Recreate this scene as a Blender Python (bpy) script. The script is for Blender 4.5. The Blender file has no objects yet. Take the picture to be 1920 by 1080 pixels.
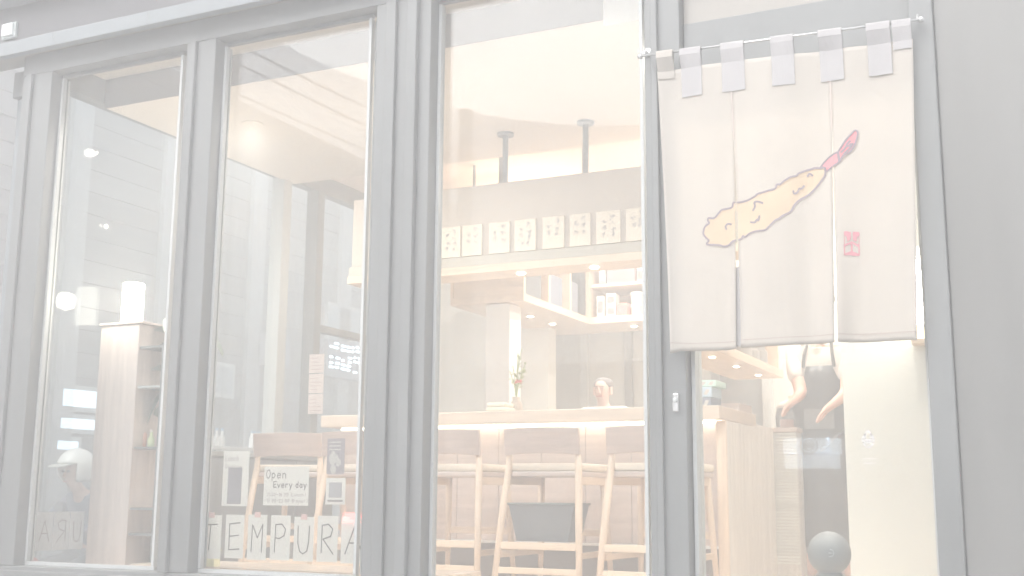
import bpy, bmesh, math, random
from mathutils import Vector, Matrix, Euler
random.seed(7)
R = math.radians
SC = bpy.context.scene
COL = SC.collection

# ------------------------------------------------------------------ camera
CAM = Vector((0.0, -4.32, 0.5))
FPX = 2173.24                      # focal length in pixels of a 1920 px wide frame
YAW, PITCH, ROLL = R(25.52), R(10.058), R(0.401)
fwd = Vector((-math.sin(YAW)*math.cos(PITCH), math.cos(YAW)*math.cos(PITCH), math.sin(PITCH)))
rgt0 = Vector((math.cos(YAW), math.sin(YAW), 0)); up0 = rgt0.cross(fwd)
rgt = rgt0*math.cos(ROLL)+up0*math.sin(ROLL); upv = -rgt0*math.sin(ROLL)+up0*math.cos(ROLL)
cd = bpy.data.cameras.new('camera'); cam = bpy.data.objects.new('camera', cd); COL.objects.link(cam)
cd.sensor_width = 36; cd.lens = 36*FPX/1920; cd.clip_start = 0.05; cd.clip_end = 500
M = Matrix((rgt, upv, -fwd)).transposed().to_4x4(); M.translation = CAM
cam.matrix_world = M; SC.camera = cam

# ------------------------------------------------------------------ sky, sun, exposure
SUN_EL, SUN_AZ = 48, 200           # azimuth of the sun: behind the camera, a little to the left
w = bpy.data.worlds.new('World'); SC.world = w; w.use_nodes = True
nt = w.node_tree; bg = nt.nodes['Background']
sky = nt.nodes.new('ShaderNodeTexSky'); sky.sky_type = 'NISHITA'; sky.sun_disc = False
sky.sun_elevation = R(SUN_EL); sky.sun_rotation = R(SUN_AZ); sky.dust_density = 3.0; sky.air_density = 1.0; sky.ozone_density = 0.6
hs = nt.nodes.new('ShaderNodeHueSaturation'); hs.inputs['Saturation'].default_value = 0.28
nt.links.new(sky.outputs[0], hs.inputs['Color']); nt.links.new(hs.outputs[0], bg.inputs['Color'])
bg.inputs['Strength'].default_value = 0.15
sd = bpy.data.lights.new('sun', 'SUN'); sd.energy = 1.5; sd.angle = R(60); sd.color = (1.0, .97, .93)
sun = bpy.data.objects.new('sun', sd); COL.objects.link(sun)
az = R(SUN_AZ)
sdir = Vector((math.sin(az)*math.cos(R(SUN_EL)), math.cos(az)*math.cos(R(SUN_EL)), math.sin(R(SUN_EL))))
sun.rotation_euler = sdir.to_track_quat('Z', 'Y').to_euler(); sun.location = sdir*30
vs = SC.view_settings; vs.view_transform = 'Standard'; vs.look = 'None'; vs.gamma = 1; vs.exposure = 1.36
try: vs.use_curve_mapping = False
except Exception: pass
cy = SC.cycles; cy.use_denoising = True; cy.max_bounces = 6; cy.diffuse_bounces = 4; cy.glossy_bounces = 2; cy.volume_bounces = 2
cy.use_adaptive_sampling = True; cy.adaptive_threshold = .03
cy.transmission_bounces = 4; cy.transparent_max_bounces = 24; cy.sample_clamp_indirect = 4; cy.caustics_reflective = False; cy.caustics_refractive = False

# ------------------------------------------------------------------ helpers
def ray(px, py): return rgt*((px-960)/FPX) + upv*(-(py-540)/FPX) + fwd
def atY(px, py, Y): d = ray(px, py); return CAM + d*((Y-CAM.y)/d.y)
def atX(px, py, X): d = ray(px, py); return CAM + d*((X-CAM.x)/d.x)
def atZ(px, py, Z): d = ray(px, py); return CAM + d*((Z-CAM.z)/d.z)

MATS = {}
def veil_free(c, w=.56):
    """colour of the thing itself: the value read off the picture with the white wash taken out"""
    out = []
    for q in c:
        q = min(1, 1.3*q); d = 12.92*q if q < .0031 else 1.055*q**(1/2.4)-.055
        o = max(.16, min(.95, (d-w)/(1-w))); out.append(((o+.055)/1.055)**2.4)
    return tuple(out)
def mat(name, rgb, rough=.5, metal=0.0, var=.05, scale=6.0, stretch=(1,1,1), bump=0.0, bscale=None, coat=0.0, transl=0.0, spec=.5, detail=4):
    if name in MATS: return MATS[name]
    m = bpy.data.materials.new(name); m.use_nodes = True; n = m.node_tree; b = n.nodes['Principled BSDF']; out = n.nodes['Material Output']
    tc = n.nodes.new('ShaderNodeTexCoord'); mp = n.nodes.new('ShaderNodeMapping'); mp.inputs['Scale'].default_value = stretch
    n.links.new(tc.outputs['Object'], mp.inputs['Vector'])
    nz = n.nodes.new('ShaderNodeTexNoise'); nz.inputs['Scale'].default_value = scale; nz.inputs['Detail'].default_value = detail
    n.links.new(mp.outputs[0], nz.inputs['Vector'])
    cr = n.nodes.new('ShaderNodeValToRGB'); c = Vector(veil_free(rgb))
    cr.color_ramp.elements[0].position = .3; cr.color_ramp.elements[1].position = .7
    cr.color_ramp.elements[0].color = (*(c*(1-var)), 1); cr.color_ramp.elements[1].color = (*[min(1, q*(1+var)) for q in c], 1)
    n.links.new(nz.outputs['Fac'], cr.inputs[0]); n.links.new(cr.outputs[0], b.inputs['Base Color'])
    b.inputs['Roughness'].default_value = rough; b.inputs['Metallic'].default_value = metal; b.inputs['Specular IOR Level'].default_value = spec
    if coat: b.inputs['Coat Weight'].default_value = coat; b.inputs['Coat Roughness'].default_value = .15
    if bump:
        n2 = n.nodes.new('ShaderNodeTexNoise'); n2.inputs['Scale'].default_value = bscale or scale*6; n2.inputs['Detail'].default_value = 3
        n.links.new(mp.outputs[0], n2.inputs['Vector'])
        bp = n.nodes.new('ShaderNodeBump'); bp.inputs['Strength'].default_value = bump; bp.inputs['Distance'].default_value = .01
        n.links.new(n2.outputs['Fac'], bp.inputs['Height']); n.links.new(bp.outputs[0], b.inputs['Normal'])
    if transl:
        tr = n.nodes.new('ShaderNodeBsdfTranslucent'); mx = n.nodes.new('ShaderNodeMixShader'); mx.inputs[0].default_value = transl
        n.links.new(cr.outputs[0], tr.inputs['Color']); n.links.new(b.outputs[0], mx.inputs[1]); n.links.new(tr.outputs[0], mx.inputs[2])
        n.links.new(mx.outputs[0], out.inputs['Surface'])
    MATS[name] = m; return m
def wood(name, rgb, axis=0, rough=.45, var=.12, coat=.15, scale=2.2):
    st = [14, 14, 14]; st[axis] = .9
    return mat(name, rgb, rough, var=var, scale=scale, stretch=st, bump=.12, coat=coat, detail=6)
def emit(name, rgb, strength, lights=False):
    if name in MATS: return MATS[name]
    m = bpy.data.materials.new(name); m.use_nodes = True; n = m.node_tree; b = n.nodes['Principled BSDF']
    b.inputs['Base Color'].default_value = (*rgb, 1); b.inputs['Emission Color'].default_value = (*rgb, 1); b.inputs['Emission Strength'].default_value = strength
    if not lights: m.cycles.emission_sampling = 'NONE'
    MATS[name] = m; return m
def glass(name, tint=(.97, .985, .985), refl=1.0, rough=0.0, base=.0):
    m = bpy.data.materials.new(name); m.use_nodes = True; n = m.node_tree; n.nodes.remove(n.nodes['Principled BSDF']); out = n.nodes['Material Output']
    t = n.nodes.new('ShaderNodeBsdfTransparent'); t.inputs[0].default_value = (*tint, 1)
    g = n.nodes.new('ShaderNodeBsdfGlossy'); g.inputs['Roughness'].default_value = rough
    fr = n.nodes.new('ShaderNodeFresnel'); ge = n.nodes.new('ShaderNodeNewGeometry'); io = n.nodes.new('ShaderNodeMath'); io.operation = 'MULTIPLY_ADD'
    io.inputs[1].default_value = 1/1.5-1.5; io.inputs[2].default_value = 1.5          # same reflectance on both faces of the thin pane
    n.links.new(ge.outputs['Backfacing'], io.inputs[0]); n.links.new(io.outputs[0], fr.inputs['IOR'])
    mu = n.nodes.new('ShaderNodeMath'); mu.operation = 'MULTIPLY_ADD'; mu.inputs[1].default_value = refl; mu.inputs[2].default_value = base
    mx = n.nodes.new('ShaderNodeMixShader')
    n.links.new(fr.outputs[0], mu.inputs[0]); n.links.new(mu.outputs[0], mx.inputs[0])
    n.links.new(t.outputs[0], mx.inputs[1]); n.links.new(g.outputs[0], mx.inputs[2]); n.links.new(mx.outputs[0], out.inputs['Surface'])
    MATS[name] = m; return m

class MB:
    def __init__(s): s.v = []; s.f = []
    def add(s, vs, fs):
        k = len(s.v); s.v += [Vector(p) for p in vs]; s.f += [[i+k for i in q] for q in fs]; return s
    def box(s, x0, x1, y0, y1, z0, z1):
        x0, x1 = min(x0, x1), max(x0, x1); y0, y1 = min(y0, y1), max(y0, y1); z0, z1 = min(z0, z1), max(z0, z1)
        return s.add([(x0,y0,z0),(x1,y0,z0),(x1,y1,z0),(x0,y1,z0),(x0,y0,z1),(x1,y0,z1),(x1,y1,z1),(x0,y1,z1)],
              [(0,3,2,1),(4,5,6,7),(0,1,5,4),(1,2,6,5),(2,3,7,6),(3,0,4,7)])
    def bar(s, p0, p1, w, h, side=None):          # rectangular bar from p0 to p1
        p0, p1 = Vector(p0), Vector(p1); d = (p1-p0).normalized()
        a = Vector(side) if side else (Vector((0,0,1)) if abs(d.z) < .9 else Vector((0,1,0)))
        u = d.cross(a).normalized(); v = u.cross(d).normalized(); u *= w/2; v *= h/2
        return s.add([p0-u-v, p0+u-v, p0+u+v, p0-u+v, p1-u-v, p1+u-v, p1+u+v, p1-u+v],
              [(0,3,2,1),(4,5,6,7),(0,1,5,4),(1,2,6,5),(2,3,7,6),(3,0,4,7)])
    def tube(s, pts, r, n=8):
        pts = [Vector(p) for p in pts]; rs = r if isinstance(r, (list, tuple)) else [r]*len(pts); k = len(s.v)
        u = None
        for i, p in enumerate(pts):
            d = (pts[min(i+1, len(pts)-1)]-pts[max(i-1, 0)]).normalized()
            if u is None:
                a = Vector((0,0,1)) if abs(d.z) < .9 else Vector((1,0,0)); u = d.cross(a).normalized()
            else: u = (u-d*u.dot(d)).normalized()
            v = d.cross(u)
            for j in range(n):
                t = 2*math.pi*j/n; s.v.append(p+(u*math.cos(t)+v*math.sin(t))*rs[i])
        for i in range(len(pts)-1):
            for j in range(n):
                a = k+i*n+j; b = k+i*n+(j+1)%n; s.f.append([a, b, b+n, a+n])
        s.f.append([k+j for j in range(n)][::-1]); s.f.append([k+(len(pts)-1)*n+j for j in range(n)]); return s
    def lathe(s, prof, c=(0,0,0), n=20, axis='z'):
        c = Vector(c); k = len(s.v)
        for r, h in prof:
            for j in range(n):
                t = 2*math.pi*j/n; a, b = r*math.cos(t), r*math.sin(t)
                s.v.append(c+(Vector((a,b,h)) if axis == 'z' else Vector((a,-h,b)) if axis == 'y' else Vector((h,a,b))))
        for i in range(len(prof)-1):
            for j in range(n):
                a = k+i*n+j; b = k+i*n+(j+1)%n; s.f.append([a, b, b+n, a+n])
        s.f.append([k+j for j in range(n)][::-1]); s.f.append([k+(len(prof)-1)*n+j for j in range(n)]); return s
    def prism(s, pts, off):                       # polygon (3d points) extruded by a vector
        pts = [Vector(p) for p in pts]; off = Vector(off); n = len(pts)
        return s.add(pts+[p+off for p in pts], [list(range(n))[::-1], list(range(n, 2*n))]+[[i, (i+1) % n, n+(i+1) % n, n+i] for i in range(n)])
    def build(s, name, m, parent=None, bevel=0.0, smooth=False, loc=None, subdiv=0):
        o0 = Vector(loc) if loc is not None else (ORG.get(parent.name, Vector()) if parent else Vector())
        me = bpy.data.meshes.new(name); me.from_pydata([p-o0 for p in s.v], [], s.f)
        bm = bmesh.new(); bm.from_mesh(me); bmesh.ops.recalc_face_normals(bm, faces=bm.faces); bm.to_mesh(me); bm.free()
        me.materials.append(m)
        if smooth:
            for p in me.polygons: p.use_smooth = True
        o = bpy.data.objects.new(name, me); COL.objects.link(o)
        if parent: o.parent = parent
        else: o.location = o0
        ORG[o.name] = o0
        if bevel:
            b = o.modifiers.new('bevel', 'BEVEL'); b.width = bevel; b.segments = 2; b.limit_method = 'ANGLE'; b.angle_limit = R(40)
        if subdiv:
            b = o.modifiers.new('sub', 'SUBSURF'); b.levels = subdiv; b.render_levels = subdiv
        return o
ORG = {}
def tag(o, label, cat, group=None):
    o['label'] = label; o['category'] = cat
    if group: o['group'] = group
    return o
def thing(name, label, cat, loc=(0,0,0), group=None):
    o = bpy.data.objects.new(name, None); COL.objects.link(o); o.location = loc; o.empty_display_size = .1
    ORG[o.name] = Vector(loc); return tag(o, label, cat, group)
def struct(o): o['kind'] = 'structure'; return o
def copy_tree(o, parent=None):
    c = o.copy(); COL.objects.link(c); c.parent = parent
    for ch in o.children: copy_tree(ch, c)
    return c
def strokes(mb, polys, org, u, v, sz, wdt, nrm):
    """pen strokes in the plane org + x*u + y*v, each a thin raised ribbon"""
    org, u, v, nrm = Vector(org), Vector(u), Vector(v), Vector(nrm)
    for pl in polys:
        P = [org+u*(x*sz[0])+v*(y*sz[1]) for x, y in pl]
        for a, b in zip(P, P[1:]):
            if (b-a).length < 1e-6: continue
            d = (b-a).normalized(); s_ = nrm.cross(d).normalized()*wdt/2
            mb.add([a-s_-d*wdt*.3, b-s_+d*wdt*.3, b+s_+d*wdt*.3, a+s_-d*wdt*.3], [(0,1,2,3)])

# ------------------------------------------------------------------ materials
FRAME = mat('grey_powder_coat', (.43,.436,.438), .45, var=.09, scale=2.2, stretch=(2,2,.5), bump=.05, bscale=260)
FRAME2 = mat('grey_powder_coat_panel', (.435,.435,.432), .55, var=.10, scale=1.5, stretch=(3,3,.4), bump=.03, bscale=200)
BEAD = mat('pale_aluminium', (.60,.61,.61), .35, var=.03, scale=4)
PALE = mat('pale_blue_grey_metal', (.455,.47,.48), .7, var=.03, scale=2)
PAPER = mat('white_paper', (.75,.73,.72), .8, var=.025, scale=9, transl=.5)
PAPERW = mat('warm_white_card', (.74,.70,.655), .8, var=.02, scale=7)
PINKP = mat('pink_paper', (.74,.705,.69), .8, var=.02, scale=9, transl=.5)
INK = mat('grey_ink', (.34,.335,.345), .7, var=.05)
INK2 = mat('faded_ink', (.50,.48,.485), .7, var=.05)
CEIL = mat('ceiling_paint', (.70,.672,.64), .9, var=.01, scale=1.2, spec=.1)
WALLC = mat('cream_wall', (.81,.77,.715), .85, var=.02, scale=1.4, spec=.1, bump=.04, bscale=90)
WALLG = mat('pale_grey_wall', (.60,.595,.58), .8, var=.03, scale=2, bump=.04)
HOOD = mat('plaster_hood', (.62,.59,.56), .8, var=.025, scale=2.5, bump=.05, bscale=60)
WL = wood('light_oak', (.71,.648,.588), 0)
WLy = wood('light_oak_long', (.71,.648,.588), 1)
WLz = wood('light_oak_upright', (.715,.655,.60), 2)
WPINK = wood('rosy_walnut', (.645,.60,.58), 0, rough=.35, coat=.3)
WGREY = wood('limed_wood', (.70,.685,.67), 2)
FLOORW = wood('floorboard', (.71,.66,.61), 0, rough=.25, coat=.4)
CUSH = mat('pale_cushion', (.72,.69,.65), .7, var=.03, scale=30, bump=.1)
DARK = mat('dark_grey_cloth', (.40,.405,.415), .6, var=.05, scale=14, bump=.1)
BLACKP = mat('dark_plastic', (.36,.37,.37), .35, var=.04)
STEEL = mat('steel', (.66,.66,.66), .25, metal=.6, var=.03)
GLASS = glass('window_glass', refl=1.8)
GLASSS = glass('side_glass', refl=.3)

# ------------------------------------------------------------------ ground, floor, ceiling
struct(MB().box(-60,60,-60,60,-1.05,-.85).build('street', mat('asphalt', (.40,.405,.41), .85, var=.12, scale=3, bump=.3)))
struct(MB().box(-5.2,6,-1.1,-.13,-.85,-.72).build('pavement', mat('pavement_concrete', (.47,.465,.455), .85, var=.08, scale=3, bump=.2), bevel=.01))
fl = struct(MB().box(-4.72,3,.0,4.75,-.84,-.03).build('floor', mat('floor_screed', (.5,.46,.42), .8)))
yy = .02; k = 0
while yy < 4.7:
    x0 = -4.70-random.uniform(0, .9)
    while x0 < .5:
        x1 = x0+1.25
        MB().box(max(x0, -4.71)+.001, min(x1, 2.9)-.001, yy+.001, yy+.149, -.029, random.uniform(-.001, .0005)).build('floorboard', FLOORW, fl, bevel=.001); k += 1
        x0 = x1
    yy += .15
CZ = 2.60
ce = struct(MB().box(-4.72,3,.28,2.05,CZ,3.4).build('ceiling', CEIL))
MB().box(-4.72,3,2.05,4.75,2.75,3.4).build('raised_ceiling', mat('raised_ceiling_paint', (.73,.69,.66), .9, var=.01, scale=1.2, spec=.1), ce)
MB().box(-4.72,3,.132,.28,2.76,3.4).build('window_recess', CEIL, ce)
MB().box(-4.72,3,.017,.131,2.79,3.4).build('window_recess', CEIL, ce)
MB().box(-4.6,-1.8,.02,.035,2.755,2.78).build('cove_strip', emit('cove_led', (1,.92,.82), 2.2, True), ce)
MB().box(-1.70,2.9,.14,1.25,2.50,2.755).build('bulkhead', mat('beige_bulkhead', (.69,.665,.635), .8, var=.02), ce, bevel=.004)
MB().box(-4.71,-1.701,.272,.2795,2.593,2.759).build('recess_fascia', mat('fascia_paint', (.48,.475,.475), .9, var=.01, spec=.1), ce)

# ------------------------------------------------------------------ shop front
sf = thing('shop_front', 'grey metal shopfront with three tall glass panes and a door frame', 'shopfront', (-2.9,0,-.85))
GZ0, GZ1 = .135, 2.685
panes = [(-4.718,-3.887,126,350), (-3.628,-2.772,431,706), (-2.421,-1.461,829,1208)]
YF, YB = -.10, .012
MB().box(-4.93,-1.28,YF,.015,GZ1,2.80).build('header', FRAME, sf, bevel=.004)
MB().box(-4.93,-1.28,YF,YB,-.85,GZ0).build('sill', FRAME, sf, bevel=.006)
MB().box(-4.93,-1.462,YF-.035,YF-.002,GZ0-.075,GZ0-.02).build('sill_nosing', FRAME, sf, bevel=.004)
def xf(px, py): return atY(px, py, YF).x
posts = [(-4.93,-4.718), (xf(350,98),-3.628), (xf(706,33),-2.421), (xf(1208,85),-1.285)]
for i, (a, b) in enumerate(posts):
    p = MB().box(a, b, YF, YB, GZ0, GZ1).build('post', FRAME, sf, bevel=.005)
    w_ = b-a
    MB().box(a+w_*.22, a+w_*.40, YF-.022, YF-.001, GZ0+.001, GZ1-.001).build('cover_strip', FRAME, p, bevel=.004)
    if i == 2: MB().box(a+w_*.62, a+w_*.80, YF-.03, YF-.001, GZ0+.001, GZ1-.001).build('cover_strip', FRAME, p, bevel=.004)
for i, (x0, x1, pa, pb) in enumerate(panes):
    g = MB().box(x0-.01, x1+.01, -.006, .006, GZ0-.01, GZ1+.01).build('glass_pane', GLASS, sf)
    for xx in (x0, x1):
        s_ = 1 if xx == x0 else -1
        MB().box(xx+s_*.001, xx+s_*.016, -.034, -.008, GZ0+.02, GZ1-.02).build('glazing_bead', BEAD, g, bevel=.002)
        MB().box(xx+s_*.001, xx+s_*.009, .008, .018, GZ0+.02, GZ1-.02).build('glazing_bead', BEAD, g, bevel=.002)
    MB().box(x0+.001, x1-.001, -.03, -.008, GZ1-.018, GZ1-.001).build('glazing_bead', FRAME, g)
    MB().box(x0+.001, x1-.001, -.03, -.008, GZ0+.001, GZ0+.018).build('glazing_bead', BEAD, g)

# fascia bands above the windows
fb = thing('fascia', 'layered grey metal fascia with pale ledge above the windows', 'fascia', (-3,0,2.8))
MB().box(-5.35,3,-.20,-.155,2.775,2.85).build('ledge', PALE, fb, bevel=.004)
MB().box(-5.35,3,-.155,.015,2.802,2.84).build('ledge_soffit', mat('ledge_soffit_warm_lit', (.47,.46,.44), .6, var=.03), fb)  # beige holds the warm light falling on this underside
MB().box(-5.35,3,-.13,.015,2.842,3.085).build('band_panel', mat('slate_band', (.36,.36,.37), .6, var=.02, scale=1.2), fb)
MB().box(-5.35,3,-.22,.015,3.087,3.22).build('upper_band', PALE, fb, bevel=.004)
MB().box(-5.35,3,-.10,4.8,3.42,4.6).build('upper_wall', FRAME2, fb)
MB().box(-5.35,3,-.12,.015,3.221,3.42).build('upper_panel', FRAME2, fb)
for xx in (-4.62, -3.98, -2.6, -1.3):
    MB().box(xx, xx+.004, -.202, -.2005, 2.776, 2.849).build('joint', FRAME, fb)
q = atY(16, 57, -.15)
lb = thing('junction_box', 'small white square box fixed to the slate band at upper left', 'electrical box', (q.x, -.15, q.z))
MB().box(q.x-.04, q.x+.04, -.165, -.131, q.z-.035, q.z+.035).build('lid', mat('white_plastic', (.72,.74,.74), .4), lb, bevel=.006)
MB().box(q.x-.05, q.x+.05, -.150, -.1305, q.z-.045, q.z+.045).build('base', mat('white_plastic_base', (.6,.62,.62), .4), lb, bevel=.004)

# pale pilaster left of the corner
pl = thing('pilaster', 'pale blue grey pilaster at the far left corner of the shop', 'pilaster', (-5.02,.1,-.85))
MB().box(-5.10,-4.96,.02,.16,-.85,2.62).build('shaft', PALE, pl, bevel=.006)
MB().box(-5.12,-4.94,.0,.18,2.622,2.772).build('capital', FRAME, pl, bevel=.006)
MB().box(-5.12,-4.94,.0,.18,-.849,-.55).build('plinth', FRAME, pl, bevel=.006)

# glass side wall on the left
sw = thing('side_glazing', 'glass side wall of the room with slim grey mullions at left', 'glass wall', (-4.75,2.3,0))
ys = [.02, 1.08, 1.96, 2.36, 3.16, 4.1]
MB().box(-4.80,-4.72,.016,4.6,-.85,.10).build('bottom_rail', FRAME, sw, bevel=.004)
MB().box(-4.80,-4.72,.016,4.6,2.62,3.4).build('top_rail', FRAME, sw, bevel=.004)
for a, b in zip(ys, ys[1:]):
    MB().box(-4.765,-4.755,a+.02,b-.02,.09,2.63).build('glass_pane', GLASSS, sw)
for yq, wq in ((1.08,.07), (1.96,.09), (2.36,.08), (3.16,.06), (4.1,.06)):
    p = MB().box(-4.80,-4.70,yq-wq/2,yq+wq/2,.10,2.62).build('mullion', FRAME if yq in (2.36,) else BEAD, sw, bevel=.004)
MB().box(-4.79,-4.73,2.401,4.07,1.62,1.67).build('transom', FRAME, sw, bevel=.003)

# door set on the right
dr = thing('entrance_door', 'glazed entrance door with wide grey stiles behind the hanging cloth', 'door', (-.85,0,0))
DX0, DX1 = -1.281, -.42
MB().box(DX0-.0, DX1+.0, -.06,.06, 2.09, 2.36).build('head_rail', FRAME, dr, bevel=.004)
tp = MB().box(DX0,DX1,-.05,.05,2.362,2.80).build('overdoor_panel', mat('beige_metal_panel', (.50,.49,.475), .3, var=.03, scale=2), dr)
MB().box(DX0,DX1,-.085,-.051,2.50,2.53).build('trim', FRAME, tp, bevel=.004)
MB().box(DX0,DX1,-.055,.055,-.60,.06).build('bottom_rail', FRAME, dr, bevel=.004)
MB().box(DX0+.001,DX0+.016,-.045,.045,.061,2.088).build('stile', BEAD, dr)
MB().box(DX1-.012,DX1-.001,-.045,.045,.061,2.088).build('stile', BEAD, dr)
dg = MB().box(DX0+.017,DX1-.013,-.006,.006,.062,2.088).build('glass_pane', GLASS, dr)
STK = mat('white_sticker', (.86,.85,.84), .6, var=.01)
c = atY(1628, 826, -.01); mb = MB()
drop = [(0,1),(-.32,.55),(-.55,.15),(-.5,-.2),(-.25,-.55),(0,-.68),(.25,-.55),(.5,-.2),(.55,.15),(.32,.55),(0,1)]
strokes(mb, [drop, [(-.5,-.2),(-.25,-.05),(0,-.3),(.25,-.05),(.5,-.2)], [(-.28,.6),(-.3,.2),(0,-.05),(.3,.2),(.28,.6)]], (c.x,-.008,c.z), (1,0,0), (0,0,1), (.036,.038), .006, (0,-1,0))
strokes(mb, [[(-.6,-1.6),(.6,-1.6)], [(-.45,-2.0),(.5,-2.0)]], (c.x,-.008,c.z), (1,0,0), (0,0,1), (.04,.04), .003, (0,-1,0))
mb.build('leaf_sticker', STK, dg)
k_ = atY(1268, 755, YF)
lk = thing('door_lock', 'small bright keyhole plate on the grey door post', 'lock', (k_.x, YF-.002, k_.z))
MB().box(k_.x-.012,k_.x+.012,YF-.012,YF-.001,k_.z-.035,k_.z+.035).build('plate', STEEL, lk, bevel=.005)
MB().lathe([(.0005,.0),(.008,.0),(.008,.008),(.0005,.009)], (k_.x,YF-.0125,k_.z+.01), 14, 'y').build('cylinder', BEAD, lk)

# right-hand wall panel of the front
rw = thing('wall_panel', 'plain tall grey metal wall panel right of the door', 'wall panel', (.6,0,-.85))
MB().box(-.419,-.335,YF-.02,.13,-.85,2.80).build('jamb', FRAME, rw, bevel=.006)
xx = -.333
for wq in (.31,.31,.62,.62,.62):
    MB().box(xx,xx+wq-.006,YF,.13,-.85,2.80).build('panel', FRAME2, rw, bevel=.004); xx += wq

# ------------------------------------------------------------------ room walls
wb = tag(MB().box(-4.7,-3.52,3.7,3.85,0,2.75).build('wall', WALLC, loc=(-4.1,3.75,0)), 'cream wall behind the left end of the counter', 'wall')
wc = tag(MB().box(-4.7,3,4.6,4.75,0,2.75).build('wall', WALLC, loc=(-1,4.65,0)), 'cream back wall behind the kitchen shelves', 'wall')
wd = tag(MB().box(-.895,-.02,1.0,1.12,.0,2.6).build('wall', WALLC, loc=(-.4,1.05,0)), 'blank cream partition wall lit by the lamp right of the doorway', 'wall')
we = tag(MB().box(2.8,2.95,.13,4.6,0,2.75).build('wall', WALLG, loc=(2.85,2.3,0)), 'side wall closing the room beyond the grey front panel', 'wall')
co = thing('column', 'bright cream square column beside the glazed kitchen partition', 'column', (-3.37,2.6,0))
MB().box(-3.46,-3.28,2.52,2.70,0,1.745).build('shaft', mat('column_paint', (.86,.82,.76), .8, var=.01), co, bevel=.006)
MB().box(-3.47,-3.27,2.51,2.71,.001,.09).build('skirting', WL, co)
gp = thing('kitchen_partition', 'grey glazed kitchen partition with upright frames under the shelves', 'partition', (-2.4,4.2,0))
xs = [-3.9,-3.42,-3.05,-2.62,-2.36,-1.98]
for a, b in zip(xs, xs[1:]):
    MB().box(a+.03,b-.03,4.21,4.23,.05,2.7).build('panel', mat('smoky_panel', (.585,.59,.58), .25, var=.05, scale=2), gp)
for i, a in enumerate(xs):
    MB().box(a-.03,a+.03,4.17,4.26,.0,2.74).build('upright', BEAD if i % 2 else FRAME, gp, bevel=.004)
MB().box(-2.33,-1.99,4.19,4.207,1.0,1.42).build('louvre', FRAME, gp, bevel=.004)
MB().box(-3.02,-2.65,4.185,4.207,1.52,1.545).build('mid_rail', BEAD, gp)

# ------------------------------------------------------------------ hanging hood over the counter
hd = thing('hanging_hood', 'long plaster hood hung over the counter on four ceiling pipes', 'hood', (-2.9,1.9,1.75))
HX0, HX1 = -3.9, -1.40
MB().box(HX0,HX1,1.56,1.72,1.86,2.285).build('hood_panel', HOOD, hd, bevel=.006)
MB().box(HX0,HX1,2.36,2.45,2.02,2.285).build('rear_panel', HOOD, hd, bevel=.006)
for xq in (HX0,HX1-.06): MB().box(xq,xq+.06,1.721,2.359,2.1,2.27).build('tie_beam', HOOD, hd)
MB().box(HX0-.01,HX1+.01,1.545,1.735,1.800,1.858).build('card_rail', mat('rail_paint', (.60,.585,.555), .7, var=.02), hd, bevel=.004)
MB().box(HX0-.01,HX1+.01,1.53,1.75,1.752,1.798).build('oak_beam', WL, hd, bevel=.004)
PIPE = mat('pipe_grey', (.42,.425,.425), .4)
for px, py, y_ in ((948,250,1.67),(1098,228,1.67),(980,327,2.30),(1128,310,2.30)):
    t_ = atZ(px, py, CZ if y_ < 2 else 2.75); x_ = t_.x if y_ < 2 else t_.x+.10
    yq = min(t_.y, 2.40) if y_ > 2 else t_.y
    zt = CZ if y_ < 2 else 2.75
    p = MB().tube([(x_,yq,2.28),(x_,yq,zt-.012)], .017, 14).build('pipe', PIPE, hd, smooth=False)
    MB().lathe([(.017,0),(.048,.0),(.05,.01),(.05,.016)], (x_,yq,zt-.017), 20).build('flange', PIPE, p)
GLOW = emit('downlight_glow', (1,.93,.82), 9)
for px, py in ((964,507),(1102,495)):
    q = atZ(px, py, 1.752); y0 = 1.63
    p = MB().lathe([(.001,0),(.022,0),(.026,.004),(.026,.006)], (q.x,y0,1.746), 18).build('downlight', GLOW, hd)
# menu cards on the hood
cxs = [(827,863,4),(866,903,3),(916,955,3),(964,1004,4),(1017,1057,3),(1068,1106,3),(1118,1162,4),(1174,1213,3)]
words = ['second', 'third', 'fourth', 'fifth', 'sixth', 'seventh', 'eighth', 'ninth']
for i, (a, b, nch) in enumerate(cxs):
    yb = 496-(a-830)*.083; yt = 435-(a-830)*.083
    p0 = atY(a, yb, 1.54); p1 = atY(b, yt-3, 1.54)
    g_ = thing('menu_card', f'cream handwritten menu card on the hood, {["leftmost", "second from left", "third from left", "fourth from left", "fourth from right", "third from right", "second from right", "rightmost"][i]} of eight', 'menu card', ((p0.x+p1.x)/2,1.54,p0.z), 'menu cards along the hood')
    zc0, zc1 = 1.862, 2.045
    MB().box(p0.x,p1.x,1.541,1.5555,zc0,zc1).build('card', PAPERW, g_, bevel=.001)
    mb = MB(); rnd = random.Random(i*13+1)
    for col, (xc, y0) in enumerate(((.66,.86),(.30,.70))):
        for ch in range(nch-(col and 1)):
            cyy = y0-ch*.2
            pls = []
            for s_ in range(3):
                x0 = xc+rnd.uniform(-.1,.06); yq = cyy+rnd.uniform(-.06,.06)
                pls.append([(x0,yq),(x0+rnd.uniform(.03,.14),yq+rnd.uniform(-.03,.04)),(x0+rnd.uniform(-.02,.12),yq-rnd.uniform(.03,.09))])
            strokes(mb, pls, (p0.x,1.5385,zc0), (1,0,0), (0,0,1), (p1.x-p0.x, zc1-zc0), .0035, (0,-1,0))
    mb.build('handwriting', mat('brush_ink', (.56,.545,.54), .7), g_)['kind'] = 'stuff'

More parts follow.
